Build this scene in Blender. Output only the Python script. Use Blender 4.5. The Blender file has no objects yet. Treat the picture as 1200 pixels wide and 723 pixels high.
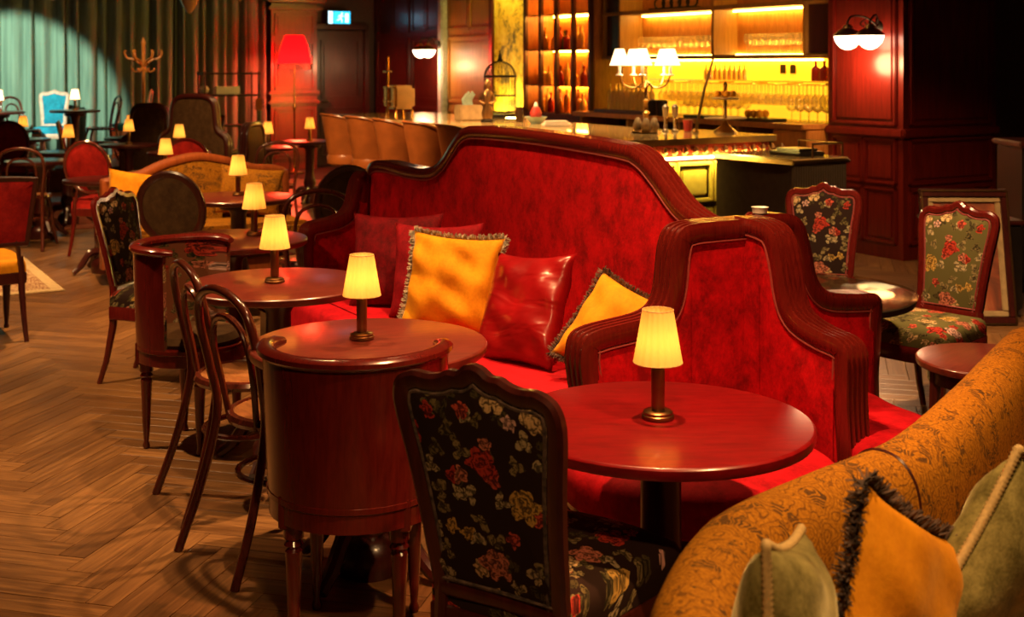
import bpy, bmesh, math, random
from mathutils import Vector, Matrix
random.seed(7)
PI = math.pi
scene = bpy.context.scene
C = scene.collection

# ---------------------------------------------------------------- camera
F, HY, H = 1440.0, 76.0, 1.64          # focal length in px, horizon row, eye height
cam = bpy.data.cameras.new('camera')
cam.sensor_width = 36.0
cam.lens = 36.0 * F / 1200.0
cam.shift_y = -(361.5 - HY) / 1200.0
cam.clip_end = 60
cam.dof.use_dof = True
cam.dof.focus_distance = 3.9
cam.dof.aperture_fstop = 5.0
camo = bpy.data.objects.new('camera', cam)
C.objects.link(camo)
camo.location = (0, 0, H)
camo.rotation_euler = (PI / 2, 0, 0)
scene.camera = camo

# ---------------------------------------------------------------- world, view
w = bpy.data.worlds.new('dim_interior')
scene.world = w
w.use_nodes = True
w.node_tree.nodes['Background'].inputs[0].default_value = (1.0, 0.45, 0.2, 1)
w.node_tree.nodes['Background'].inputs[1].default_value = 0.018
vs = scene.view_settings
vs.view_transform = 'Standard'
vs.look = 'None'
vs.exposure = 0.82
vs.gamma = 1.0
vs.use_curve_mapping = False

RZ = math.radians(30.5)                 # the room's axes against the camera's
UX, UY = -math.sin(RZ), math.cos(RZ)    # a axis: towards the stage
VX, VY = math.cos(RZ), math.sin(RZ)     # b axis: towards the bar


def AB(a, b, z=0.0):
    return Vector((a * UX + b * VX, a * UY + b * VY, z))


def PX(x, y, z):
    """point at height z seen at pixel x, y"""
    Y = F * (H - z) / (y - HY)
    return Vector(((x - 600) * Y / F, Y, z))


def rz_of(fx, fy):
    return math.atan2(fy, fx) - PI / 2


CEIL = 3.2
# unseen ceiling spot lamps, the later ones added as fill: place (x, y), target, watts, cone degrees, colour
WARM = (1.0, 0.56, 0.22)
SPOTS = [
    ((-.05, 5.0), (0.05, 5.0, .6), 270, 80, WARM),
    ((0.35, 3.3), (0.6, 3.8, .6), 230, 78, (1.0, .46, .18)),
    ((-1.0, 4.5), (-1.1, 4.6, 0), 140, 78, WARM),
    ((-2.9, 5.2), (-2.3, 5.9, 0), 270, 85, (1.0, .60, .26)),
    ((-2.6, 8.0), (-2.5, 8.6, 0), 380, 85, WARM),
    ((-4.6, 10.0), (-4.5, 10.2, 0), 240, 66, WARM),
    ((1.7, 5.2), (1.9, 6.0, 0.2), 300, 80, (1.0, .62, .28)),
    ((1.3, 2.2), (.9, 2.5, .7), 170, 75, WARM),
    ((0.0, 11.0), (0.2, 11.0, 1.0), 320, 80, WARM),
    ((-3.0, 12.5), (-3.2, 13.3, 0.3), 150, 70, WARM),
    ((-2.4, 9.3), (-1.1, 11.0, .9), 420, 60, WARM),  # added lamp, brightens the bar stools
    ((-3.3, 8.4), (-3.2, 11.0, .8), 230, 50, WARM),  # added lamp to lift the red oval chair backs
    ((-4.5, 13.9), (-4.8, 16.0, 1.75), 130, 16, (1.0, .60, .24)),  # narrow beam added for the coat stand
    ((2.5, 6.2), (3.0, 8.0, .6), 170, 70, WARM),  # unseen lamp put in to brighten the leaning painting
    ((.1, .6), (.1, 3.0, .6), 95, 58, WARM),  # fill lamp added above the camera for the turned chair's back
]


# ---------------------------------------------------------------- materials
MATS = {}


class NT:
    def __init__(self, name):
        m = bpy.data.materials.new(name)
        m.use_nodes = True
        self.m, self.t = m, m.node_tree
        self.p = self.t.nodes['Principled BSDF']
        MATS[name] = m

    def n(self, typ, **kw):
        nd = self.t.nodes.new(typ)
        for k, v in kw.items():
            if k.startswith('i_'):
                nd.inputs[k[2:].replace('_', ' ')].default_value = v
            else:
                setattr(nd, k, v)
        return nd

    def l(self, a, b):
        self.t.links.new(a, b)

    def math(self, op, a, b=None, c=None):
        nd = self.n('ShaderNodeMath', operation=op)
        for i, v in enumerate((a, b, c)):
            if v is None:
                continue
            if isinstance(v, (int, float)):
                nd.inputs[i].default_value = v
            else:
                self.l(v, nd.inputs[i])
        return nd.outputs[0]

    def mix(self, fac, a, b):
        nd = self.n('ShaderNodeMix', data_type='RGBA')
        for i, v in ((0, fac), (6, a), (7, b)):
            if isinstance(v, (int, float)):
                nd.inputs[i].default_value = v
            elif isinstance(v, tuple):
                nd.inputs[i].default_value = (*v, 1)
            else:
                self.l(v, nd.inputs[i])
        return nd.outputs[2]

    def ramp(self, fac, stops, const=False):
        nd = self.n('ShaderNodeValToRGB')
        cr = nd.color_ramp
        if const:
            cr.interpolation = 'CONSTANT'
        while len(cr.elements) < len(stops):
            cr.elements.new(0.5)
        for e, (p, c) in zip(cr.elements, stops):
            e.position = p
            e.color = (*c, 1)
        self.l(fac, nd.inputs[0])
        return nd.outputs[0]

    def obj(self, scale=(1, 1, 1), rot=(0, 0, 0)):
        tc = self.n('ShaderNodeTexCoord')
        mp = self.n('ShaderNodeMapping')
        mp.inputs['Scale'].default_value = scale
        mp.inputs['Rotation'].default_value = rot
        self.l(tc.outputs['Object'], mp.inputs[0])
        return mp.outputs[0]

    def noise(self, vec, scale, detail=3, rough=.5, dist=0):
        nd = self.n('ShaderNodeTexNoise', i_Scale=scale, i_Detail=detail, i_Roughness=rough, i_Distortion=dist)
        if vec is not None:
            self.l(vec, nd.inputs['Vector'])
        return nd.outputs['Fac']

    def bump(self, h, strength=.3, dist=.01):
        nd = self.n('ShaderNodeBump', i_Strength=strength, i_Distance=dist)
        self.l(h, nd.inputs['Height'])
        self.l(nd.outputs[0], self.p.inputs['Normal'])

    def set(self, **kw):
        for k, v in kw.items():
            s = self.p.inputs[k.replace('_', ' ')]
            if isinstance(v, tuple):
                s.default_value = (*v, 1) if len(v) == 3 else v
            elif isinstance(v, (int, float)):
                s.default_value = v
            else:
                self.l(v, s)


def wood(name, c1, c2, scale=(14, 14, 1.2), rough=.32, coat=.3):
    t = NT(name)
    v = t.obj(scale)
    g = t.noise(v, 3.0, 6, .65, .6)
    t.set(Base_Color=t.ramp(g, [(.3, c1), (.7, c2)]), Roughness=rough, Coat_Weight=coat, Coat_Roughness=.15)
    t.bump(g, .06, .003)
    return t.m


def plain(name, col, rough=.5, metal=0.0, var=.25, scale=20, **kw):
    t = NT(name)
    n = t.noise(t.obj(), scale, 3)
    d = tuple(c * (1 - var) for c in col)
    t.set(Base_Color=t.ramp(n, [(.35, d), (.65, col)]), Roughness=rough, Metallic=metal, **kw)
    return t.m


def velvet(name, dark, light, scale=7, sheen=(1, .04, .03), sw=.12):
    t = NT(name)
    v = t.obj((1, 1, .8))
    n1 = t.noise(v, scale * 1.5, 8, .74, .15)
    n2 = t.noise(v, scale * 14, 2)
    f = t.math('ADD', t.math('MULTIPLY', n1, .85), t.math('MULTIPLY', n2, .15))
    t.set(Base_Color=t.ramp(f, [(.38, dark), (.5, tuple((a + b) / 2 for a, b in zip(dark, light))), (.62, light)]),
          Roughness=.78, Sheen_Weight=sw, Sheen_Roughness=.35)
    t.p.inputs['Sheen Tint'].default_value = (*sheen, 1)
    t.p.inputs['Specular IOR Level'].default_value = .12
    t.bump(n2, .2, .004)
    return t.m


def emit(name, col, strength):
    t = NT(name)
    t.set(Base_Color=tuple(min(1, c) for c in col), Roughness=.5, Emission_Strength=strength)
    t.p.inputs['Emission Color'].default_value = (*col, 1)
    return t.m


def floral(name, bg, axes, density=1.0, lift=1.0):
    t = NT(name)
    sx = t.n('ShaderNodeSeparateXYZ')
    tc = t.n('ShaderNodeTexCoord')
    t.l(tc.outputs['Object'], sx.inputs[0])
    cb = t.n('ShaderNodeCombineXYZ')
    if axes[1] == 'Y':
        t.l(t.math('ADD', sx.outputs['X'], t.math('MULTIPLY', sx.outputs['Z'], .75)), cb.inputs[0])
        t.l(t.math('SUBTRACT', sx.outputs['Y'], sx.outputs['Z']), cb.inputs[1])
    else:
        t.l(sx.outputs[axes[0]], cb.inputs[0])
        t.l(sx.outputs[axes[1]], cb.inputs[1])
    wob = t.n('ShaderNodeTexNoise', i_Scale=34.0, i_Detail=2.0)
    t.l(cb.outputs[0], wob.inputs['Vector'])
    wv = t.n('ShaderNodeVectorMath', operation='SUBTRACT')
    t.l(wob.outputs['Color'], wv.inputs[0])
    wv.inputs[1].default_value = (.5, .5, .5)
    ws = t.n('ShaderNodeVectorMath', operation='SCALE')
    t.l(wv.outputs[0], ws.inputs[0])
    ws.inputs['Scale'].default_value = .030
    vec = t.n('ShaderNodeVectorMath', operation='ADD')
    t.l(cb.outputs[0], vec.inputs[0])
    t.l(ws.outputs[0], vec.inputs[1])
    vec = vec.outputs[0]

    def layer(scale, rad, petals, amp, seed, keep, spin=0.0):
        off = t.n('ShaderNodeVectorMath', operation='ADD')
        t.l(vec, off.inputs[0])
        off.inputs[1].default_value = (seed, seed * 1.7, 0)
        vo = t.n('ShaderNodeTexVoronoi', voronoi_dimensions='2D', i_Scale=scale, i_Randomness=.85)
        t.l(off.outputs[0], vo.inputs['Vector'])
        d = t.n('ShaderNodeVectorMath', operation='SUBTRACT')
        t.l(off.outputs[0], d.inputs[0])
        t.l(vo.outputs['Position'], d.inputs[1])
        ln = t.n('ShaderNodeVectorMath', operation='LENGTH')
        t.l(d.outputs[0], ln.inputs[0])
        r = ln.outputs['Value']
        s2 = t.n('ShaderNodeSeparateXYZ')
        t.l(d.outputs[0], s2.inputs[0])
        ang = t.math('ARCTAN2', s2.outputs[1], s2.outputs[0])
        sc = t.n('ShaderNodeSeparateColor')
        t.l(vo.outputs['Color'], sc.inputs[0])
        ph = t.math('ADD', t.math('MULTIPLY', ang, petals), t.math('MULTIPLY', sc.outputs[0], 20.0))
        lobe = t.math('ABSOLUTE', t.math('SINE', t.math('MULTIPLY', ph, .5)))
        lim = t.math('MULTIPLY', t.math('ADD', 1 - amp, t.math('MULTIPLY', lobe, amp)), rad)
        m = t.math('LESS_THAN', r, lim)
        m = t.math('MULTIPLY', m, t.math('LESS_THAN', sc.outputs[1], keep))
        fold = t.noise(off.outputs[0], 75.0, 2, .5, 1.0)
        rings = t.math('SINE', t.math('ADD', t.math('MULTIPLY', r, 330.0), t.math('MULTIPLY', fold, 16.0)))
        shade = t.math('ADD', .58, t.math('MULTIPLY', rings, .46))
        return m, sc.outputs[2], shade, lobe

    col = bg
    m, rnd, sh, lobe = layer(21, .027, 3, .80, 3.1, .60 * density)
    lc = t.ramp(rnd, [(0, (.07, .05, .018)), (.3, (.24, .17, .07)), (.55, (.42, .31, .16)), (.8, (.14, .10, .035))], True)
    lv = t.n('ShaderNodeVectorMath', operation='SCALE')
    t.l(lc, lv.inputs[0])
    t.l(t.math('MULTIPLY', sh, lift), lv.inputs['Scale'])
    col = t.mix(m, col, lv.outputs[0])
    for sc_, rad, seed, keep in ((14.0, .021, 5.2, .45), (8.6, .043, .37, .62)):
        m, rnd, sh, lobe = layer(sc_, rad, 5, .35, seed, keep * density)
        fc = t.ramp(rnd, [(0, (.42, .035, .018)), (.25, (.55, .17, .10)), (.45, (.58, .36, .16)), (.62, (.5, .07, .04)),
                          (.78, (.6, .33, .27)), (.9, (.5, .28, .06))], True)
        fv = t.n('ShaderNodeVectorMath', operation='SCALE')
        t.l(fc, fv.inputs[0])
        t.l(t.math('MULTIPLY', sh, lift), fv.inputs['Scale'])
        col = t.mix(m, col, fv.outputs[0])
    t.set(Base_Color=col, Roughness=.85)
    t.p.inputs['Specular IOR Level'].default_value = .15
    return t.m


def paisley(name):
    t = NT(name)
    v = t.obj()
    wob = t.n('ShaderNodeTexNoise', i_Scale=9.0, i_Detail=2.0)
    t.l(v, wob.inputs['Vector'])
    mx = t.n('ShaderNodeVectorMath', operation='SCALE')
    t.l(wob.outputs['Color'], mx.inputs[0])
    mx.inputs['Scale'].default_value = .16
    ad = t.n('ShaderNodeVectorMath', operation='ADD')
    t.l(v, ad.inputs[0])
    t.l(mx.outputs[0], ad.inputs[1])
    vo = t.n('ShaderNodeTexVoronoi', i_Scale=15.0, i_Randomness=1.0)
    t.l(ad.outputs[0], vo.inputs['Vector'])
    rg = t.math('SINE', t.math('MULTIPLY', vo.outputs['Distance'], 34.0))
    line = t.math('GREATER_THAN', rg, .80)
    sc = t.n('ShaderNodeSeparateColor')
    t.l(vo.outputs['Color'], sc.inputs[0])
    big = t.math('MULTIPLY', t.math('GREATER_THAN', t.noise(v, 7.5, 3, .6, 1.5), .565), t.math('GREATER_THAN', t.math('SINE', t.math('MULTIPLY', vo.outputs['Distance'], 48.0)), -.2))
    fine = t.noise(v, 160, 3, .7)
    base = t.ramp(fine, [(.3, (.165, .060, .003)), (.7, (.43, .175, .010))])
    col = t.mix(t.math('MULTIPLY', line, .7), base, (.085, .030, .006))
    col = t.mix(t.math('MULTIPLY', big, .8), col, (.050, .026, .010))
    t.set(Base_Color=col, Roughness=.8, Specular_IOR_Level=.12)
    t.bump(fine, .25, .004)
    return t.m


def make_materials():
    wood('wood_red', (.070, .0048, .0036), (.120, .0088, .0056), (26, 26, 3), .22, .6)
    wood('wood_dark', (.025, .0035, .003), (.065, .009, .006))
    wood('wood_top', (.075, .010, .007), (.16, .024, .014), (3, 18, 18), .30, .35)
    wood('wood_top_red', (.11, .0015, .003), (.22, .004, .006), (3, 18, 18), .30, .35)
    wood('wood_orange', (.20, .042, .010), (.34, .085, .018), (10, 10, 2), .35, .3)
    wood('wood_bent', (.035, .006, .004), (.105, .018, .008), rough=.25, coat=.6)
    wood('wood_seat', (.16, .055, .018), (.34, .14, .045), (6, 20, 6), .35)
    wood('wood_panel', (.085, .005, .003), (.19, .013, .006), (16, 16, 1.0), .30, .3)
    wood('wood_amber', (.20, .085, .012), (.34, .16, .022), (16, 16, 1.0), .45, .08)
    wood('wood_gold', (.30, .10, .014), (.52, .20, .035), (10, 10, 2), .4, .2)
    velvet('velvet_red', (.16, .0006, .0024), (.46, .0018, .0065))
    velvet('velvet_seat', (.24, .0015, .006), (.48, .004, .012), 6)
    velvet('velvet_crimson', (.05, .0004, .002), (.15, .0010, .005), 12)  # own crimson, darkened further for the shade it sits in
    velvet('velvet_rose', (.11, .0015, .005), (.24, .004, .010), 12)  # rose red with the sofa corner's shade put into the colour
    velvet('velvet_mustard', (.50, .180, .005), (.66, .265, .008), 7, (1, .6, .2), .3)
    velvet('velvet_olive', (.075, .062, .014), (.25, .21, .07), 14, (1, .9, .5), .5)
    velvet('velvet_brown', (.045, .022, .010), (.085, .045, .018), 12, (1, .6, .3), .2)
    velvet('velvet_wine', (.20, .008, .008), (.40, .016, .012), 8)
    velvet('velvet_teal', (.01, .12, .20), (.02, .26, .38), 8, (.5, .9, 1), .2)
    paisley('paisley_gold')
    for ax, s in ((('X', 'Z'), 'back'), (('X', 'Y'), 'seat')):
        floral('floral_dark_' + s, (.020, .008, .005), ax)
        floral('floral_rust_' + s, (.11, .035, .016), ax, .8, .6)
        floral('floral_olive_' + s, (.115, .095, .030), ax, .9, 1.25)
    t = NT('leather_red')
    n = t.noise(t.obj(), 6, 3)
    t.set(Base_Color=t.ramp(n, [(.3, (.13, .0015, .003)), (.7, (.24, .004, .006))]), Roughness=.28, Coat_Weight=.3)
    t.bump(t.noise(t.obj((1, 1, 3)), 4, 2, .5, .8), .35, .03)
    plain('leather_tan', (.32, .092, .020), .32, scale=8)
    plain('leather_brown', (.14, .06, .025), .42, scale=8)
    plain('brass', (.62, .36, .10), .27, 1.0, .15)
    plain('brass_dark', (.30, .17, .07), .34, 1.0, .2)
    plain('steel', (.55, .5, .42), .3, 1.0, .2)
    plain('iron_dark', (.03, .022, .016), .45, .6, .2)
    plain('rope_gold', (.50, .34, .13), .7, scale=120)
    plain('fringe_brown', (.13, .075, .05), .9, scale=60, var=.8)
    plain('fringe_pale', (.42, .34, .24), .9, scale=60, var=.7)
    plain('piping_rose', (.26, .03, .025), .7, scale=90)
    plain('black_lacquer', (.012, .009, .008), .3, var=.3)
    plain('dark_stone', (.02, .014, .011), .6, var=.4, Specular_IOR_Level=.1)
    plain('ribbed_dark', (.045, .03, .018), .4, var=.3)
    plain('plaster', (.10, .065, .045), .8)
    plain('wall_dark', (.05, .014, .009), .6)
    plain('wallpaper_brown', (.13, .055, .02), .7, scale=40, var=.5)
    plain('ceramic_white', (.75, .72, .64), .3, var=.05)
    plain('ceramic_mint', (.30, .42, .36), .35)
    plain('marble_gold', (.62, .42, .17), .12, var=.35, scale=5, Coat_Weight=.5)
    plain('pink_paint', (.62, .33, .24), .5)
    plain('pale_paint', (.45, .48, .46), .4)
    plain('green_panel', (.42, .33, .07), .45, var=.15)
    plain('cream_card', (.42, .29, .14), .7)
    plain('red_thing', (.45, .03, .02), .5)
    t = NT('curtain_green')
    n = t.noise(t.obj((6, 6, .3)), 4, 3)
    t.set(Base_Color=t.ramp(n, [(.3, (.12, .17, .13)), (.7, (.22, .29, .22))]), Roughness=.85, Sheen_Weight=.2)
    # lampshades: thin cloth, lit by the bulb inside
    for nm, col, e in (('shade_cloth', (1.0, .68, .26), .13), ('shade_red', (.80, .006, .012), .30), ('shade_white', (1.0, .74, .40), 1.6)):
        t = NT(nm)
        out = t.t.nodes['Material Output']
        tr = t.n('ShaderNodeBsdfTranslucent')
        di = t.n('ShaderNodeBsdfDiffuse')
        em = t.n('ShaderNodeEmission')
        for q in (tr, di, em):
            q.inputs['Color'].default_value = (*col, 1)
        if nm == 'shade_cloth':
            em.inputs['Color'].default_value = (1.0, .42, .055, 1)
        em.inputs['Strength'].default_value = e
        mx = t.n('ShaderNodeMixShader')
        mx.inputs[0].default_value = .45
        t.l(tr.outputs[0], mx.inputs[1])
        t.l(di.outputs[0], mx.inputs[2])
        ad = t.n('ShaderNodeAddShader')
        t.l(mx.outputs[0], ad.inputs[0])
        t.l(em.outputs[0], ad.inputs[1])
        t.l(ad.outputs[0], out.inputs[0])
    emit('globe_glow', (1.0, .80, .55), 5.0)
    emit('led_strip', (1.0, .60, .10), 28.0)
    emit('led_mural', (1.0, .72, .14), 150.0)
    emit('led_amber', (1.0, .42, .05), 90.0)
    emit('backlit_onyx', (1.0, .55, .02), .62)
    emit('exit_cyan', (.02, .50, .80), 1.1)
    emit('exit_white', (.55, .85, 1.0), 1.2)
    # thin clear glass
    t = NT('glass_clear')
    out = t.t.nodes['Material Output']
    tr = t.n('ShaderNodeBsdfTransparent')
    tr.inputs[0].default_value = (.93, .90, .80, 1)
    gl = t.n('ShaderNodeBsdfGlossy')
    gl.inputs['Color'].default_value = (1, .9, .7, 1)
    gl.inputs['Roughness'].default_value = .08
    lw = t.n('ShaderNodeLayerWeight', i_Blend=.5)
    mx = t.n('ShaderNodeMixShader')
    t.l(t.math('ADD', .06, t.math('MULTIPLY', lw.outputs['Facing'], .85)), mx.inputs[0])
    t.l(tr.outputs[0], mx.inputs[1])
    t.l(gl.outputs[0], mx.inputs[2])
    t.l(mx.outputs[0], out.inputs[0])
    dark = t.m.copy()
    dark.name = 'glass_dark'
    MATS['glass_dark'] = dark
    for q in dark.node_tree.nodes:
        if q.type == 'MATH' and q.operation == 'MULTIPLY':
            q.inputs[1].default_value = .22
        if q.type == 'BSDF_GLOSSY':
            q.inputs['Roughness'].default_value = .05
    df = t.n('ShaderNodeBsdfTranslucent')
    df.inputs[0].default_value = (1, .92, .7, 1)
    m2 = t.n('ShaderNodeMixShader')
    m2.inputs[0].default_value = .05
    t.l(mx.outputs[0], m2.inputs[1])
    t.l(df.outputs[0], m2.inputs[2])
    t.l(m2.outputs[0], out.inputs[0])
    for nm, col in (('bottle_amber', (.55, .22, .02)), ('bottle_green', (.10, .14, .02)), ('bottle_gold', (.75, .50, .12)), ('bottle_dark', (.05, .02, .01)), ('bottle_red', (.35, .03, .01))):
        t = NT(nm)
        t.set(Base_Color=col, Roughness=.12, Transmission_Weight=.35, IOR=1.4)
    # mural on the wall: a loose golden leaf print
    t = NT('mural_leaf')
    v = t.obj()
    n1 = t.noise(v, 2.2, 4, .55, 1.0)
    n2 = t.noise(v, 9.0, 4, .6, 1.2)
    f = t.math('ADD', t.math('MULTIPLY', n1, .6), t.math('MULTIPLY', n2, .4))
    t.set(Base_Color=t.ramp(f, [(.37, (.10, .09, .03)), (.44, (.22, .17, .03)), (.50, (.72, .48, .03)), (.62, (.88, .70, .12))]), Roughness=.6)
    # planks
    t = NT('oak_plank')
    uv = t.n('ShaderNodeTexCoord')
    geo = t.n('ShaderNodeNewGeometry')
    oi = t.n('ShaderNodeObjectInfo')
    rnd = t.math('FRACT', t.math('ADD', t.math('MULTIPLY', oi.outputs['Random'], 7.31), geo.outputs['Random Per Island']))
    cb = t.n('ShaderNodeCombineXYZ')
    t.l(t.math('MULTIPLY', rnd, 37.0), cb.inputs[0])
    t.l(t.math('MULTIPLY', rnd, 91.0), cb.inputs[1])
    ad = t.n('ShaderNodeVectorMath', operation='ADD')
    t.l(uv.outputs['UV'], ad.inputs[0])
    t.l(cb.outputs[0], ad.inputs[1])
    mp = t.n('ShaderNodeMapping')
    mp.inputs['Scale'].default_value = (2.2, 34, 1)
    t.l(ad.outputs[0], mp.inputs[0])
    g = t.noise(mp.outputs[0], 1.6, 5, .65, .5)
    f = t.math('ADD', t.math('MULTIPLY', g, .85), t.math('ADD', .06, t.math('MULTIPLY', rnd, .19)))
    t.set(Base_Color=t.ramp(f, [(.28, (.060, .024, .008)), (.55, (.145, .064, .022)), (.82, (.30, .142, .048))]), Roughness=.36, Coat_Weight=.05, Coat_Roughness=.3)
    t.bump(g, .12, .003)
    plain('floor_gap', (.03, .014, .006), .8)
    t = NT('rug_persian')
    v = t.obj()
    vo = t.n('ShaderNodeTexVoronoi', i_Scale=9.0, i_Randomness=.4)
    t.l(v, vo.inputs['Vector'])
    sn = t.math('SINE', t.math('MULTIPLY', vo.outputs['Distance'], 30.0))
    nz = t.noise(v, 14, 3)
    f = t.math('ADD', t.math('MULTIPLY', sn, .25), nz)
    t.set(Base_Color=t.ramp(f, [(.3, (.16, .045, .02)), (.5, (.36, .20, .09)), (.7, (.52, .36, .2))]), Roughness=.95)
    plain('rug_border', (.58, .42, .22), .95, scale=50)
    plain('rug_red', (.24, .05, .018), .95, scale=30, var=.5)
    t = NT('canvas_print')
    v = t.obj()
    n1 = t.noise(v, 3.2, 4, .5, .8)
    t.set(Base_Color=t.ramp(n1, [(.35, (.06, .02, .012)), (.48, (.30, .07, .03)), (.6, (.5, .26, .10))]), Roughness=.6)


make_materials()
M = MATS


# ---------------------------------------------------------------- mesh helpers
def rot2(p, ang):
    c, s = math.cos(ang), math.sin(ang)
    return (p[0] * c - p[1] * s, p[0] * s + p[1] * c)


class MB:
    def __init__(self):
        self.v, self.f = [], []

    def add(self, vs_, fs_):
        o = len(self.v)
        self.v += [tuple(p) for p in vs_]
        self.f += [tuple(i + o for i in q) for q in fs_]
        return self

    def box(self, x0, x1, y0, y1, z0, z1):
        return self.add([(x0, y0, z0), (x1, y0, z0), (x1, y1, z0), (x0, y1, z0), (x0, y0, z1), (x1, y0, z1), (x1, y1, z1), (x0, y1, z1)],
                        [(0, 3, 2, 1), (4, 5, 6, 7), (0, 1, 5, 4), (1, 2, 6, 5), (2, 3, 7, 6), (3, 0, 4, 7)])

    def rbox(self, x0, x1, y0, y1, z0, z1, e=.008):
        """box with chamfered edges"""
        bm = bmesh.new()
        bmesh.ops.create_cube(bm, size=1)
        for q in bm.verts:
            q.co = ((x0 + x1) / 2 + q.co.x * (x1 - x0), (y0 + y1) / 2 + q.co.y * (y1 - y0), (z0 + z1) / 2 + q.co.z * (z1 - z0))
        e = min(e, .45 * min(x1 - x0, y1 - y0, z1 - z0))
        bmesh.ops.bevel(bm, geom=bm.edges[:], offset=e, segments=2, affect='EDGES')
        bm.verts.index_update()
        self.add([q.co for q in bm.verts], [[q.index for q in f.verts] for f in bm.faces])
        bm.free()
        return self

    def lathe(self, prof, n=20, c=(0, 0, 0), cap=True, sy=1.0, wob=None):
        vs_, fs_ = [], []
        for k, (r, z) in enumerate(prof):
            for i in range(n):
                a = 2 * PI * i / n
                q = r * (wob(a, k) if wob else 1)
                vs_.append((c[0] + q * math.cos(a), c[1] + sy * q * math.sin(a), c[2] + z))
        m = len(prof)
        for k in range(m - 1):
            for i in range(n):
                j = (i + 1) % n
                fs_.append((k * n + i, k * n + j, (k + 1) * n + j, (k + 1) * n + i))
        if cap:
            fs_.append(tuple(reversed(range(n))))
            fs_.append(tuple((m - 1) * n + i for i in range(n)))
        return self.add(vs_, fs_)

    def tube(self, pts, r, n=8, closed=False, flat=1.0, cap=True):
        pts = [Vector(p) for p in pts]
        m = len(pts)
        rs = r if isinstance(r, (list, tuple)) else [r] * m
        tang = []
        for i in range(m):
            a = pts[(i - 1) % m] if (closed or i > 0) else pts[i]
            b = pts[(i + 1) % m] if (closed or i < m - 1) else pts[i]
            d = b - a
            tang.append(d.normalized() if d.length > 1e-9 else Vector((0, 0, 1)))
        t0 = tang[0]
        ref = Vector((0, 0, 1)) if abs(t0.z) < .9 else Vector((1, 0, 0))
        nrm = (ref - t0 * ref.dot(t0)).normalized()
        vs_, fs_ = [], []
        for i in range(m):
            nrm = nrm - tang[i] * nrm.dot(tang[i])
            nrm = nrm.normalized() if nrm.length > 1e-6 else tang[i].orthogonal().normalized()
            bi = tang[i].cross(nrm)
            for k in range(n):
                a = 2 * PI * k / n
                vs_.append(pts[i] + (nrm * math.cos(a) + bi * math.sin(a) * flat) * rs[i])
        for i in range(m if closed else m - 1):
            i2 = (i + 1) % m
            for k in range(n):
                k2 = (k + 1) % n
                fs_.append((i * n + k, i * n + k2, i2 * n + k2, i2 * n + k))
        if not closed and cap:
            fs_.append(tuple(reversed(range(n))))
            fs_.append(tuple((m - 1) * n + k for k in range(n)))
        return self.add(vs_, fs_)

    def prism(self, poly, z0, z1):
        n = len(poly)
        vs_ = [(p[0], p[1], z0) for p in poly] + [(p[0], p[1], z1) for p in poly]
        fs_ = [tuple(reversed(range(n))), tuple(range(n, 2 * n))]
        fs_ += [(i, (i + 1) % n, n + (i + 1) % n, n + i) for i in range(n)]
        return self.add(vs_, fs_)

    def dome(self, poly, rings):
        """stack of scaled copies of an outline: rings = (scale, z); last one closed"""
        n = len(poly)
        cx = sum(p[0] for p in poly) / n
        cy = sum(p[1] for p in poly) / n
        vs_, fs_ = [], []
        for s, z in rings:
            for p in poly:
                vs_.append((cx + (p[0] - cx) * s, cy + (p[1] - cy) * s, z))
        for k in range(len(rings) - 1):
            for i in range(n):
                j = (i + 1) % n
                fs_.append((k * n + i, k * n + j, (k + 1) * n + j, (k + 1) * n + i))
        fs_.append(tuple(reversed(range(n))))
        fs_.append(tuple((len(rings) - 1) * n + i for i in range(n)))
        return self.add(vs_, fs_)

    def grid(self, fn, nu, nv, closed_u=False):
        vs_ = [fn(i / (nu if closed_u else nu - 1), j / (nv - 1)) for j in range(nv) for i in range(nu)]
        fs_ = []
        for j in range(nv - 1):
            for i in range(nu if closed_u else nu - 1):
                i2 = (i + 1) % nu
                fs_.append((j * nu + i, j * nu + i2, (j + 1) * nu + i2, (j + 1) * nu + i))
        return self.add(vs_, fs_)

    def mapv(self, fn):
        self.v = [tuple(fn(Vector(p))) for p in self.v]
        return self

    def build(self, name, mat, parent=None, sharp=38, loc=None, rz=None):
        me = bpy.data.meshes.new(name)
        me.from_pydata(self.v, [], self.f)
        bm = bmesh.new()
        bm.from_mesh(me)
        bmesh.ops.recalc_face_normals(bm, faces=bm.faces[:])
        lim = math.radians(sharp)
        for e in bm.edges:
            if len(e.link_faces) == 2 and e.calc_face_angle(0) > lim:
                e.smooth = False
        for f in bm.faces:
            f.smooth = True
        bm.to_mesh(me)
        bm.free()
        me.materials.append(M[mat])
        o = bpy.data.objects.new(name, me)
        C.objects.link(o)
        if parent is not None:
            o.parent = parent
        if loc is not None:
            o.location = loc
        if rz is not None:
            o.rotation_euler = (0, 0, rz)
        return o


def tag(o, label, cat, group=None):
    o['label'] = label
    o['category'] = cat
    if group:
        o['group'] = group
    return o


def thing(name, label, cat, loc=(0, 0, 0), rz=0, group=None):
    o = bpy.data.objects.new(name, None)
    C.objects.link(o)
    o.location = loc
    o.rotation_euler = (0, 0, rz)
    return tag(o, label, cat, group)


def struct(o):
    o['kind'] = 'structure'
    return o


def dup(root, loc, rz, label=None, group=None):
    kids = {}
    for o in bpy.data.objects:
        if o.parent:
            kids.setdefault(o.parent.name, []).append(o)
    r = root.copy()
    C.objects.link(r)
    r.location = loc
    r.rotation_euler = (0, 0, rz)
    if label:
        r['label'] = label
    if group:
        r['group'] = group

    def rec(src, dst):
        for ch in kids.get(src.name, []):
            c = ch.copy()
            C.objects.link(c)
            c.parent = dst
            rec(ch, c)
    rec(root, r)
    return r


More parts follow.
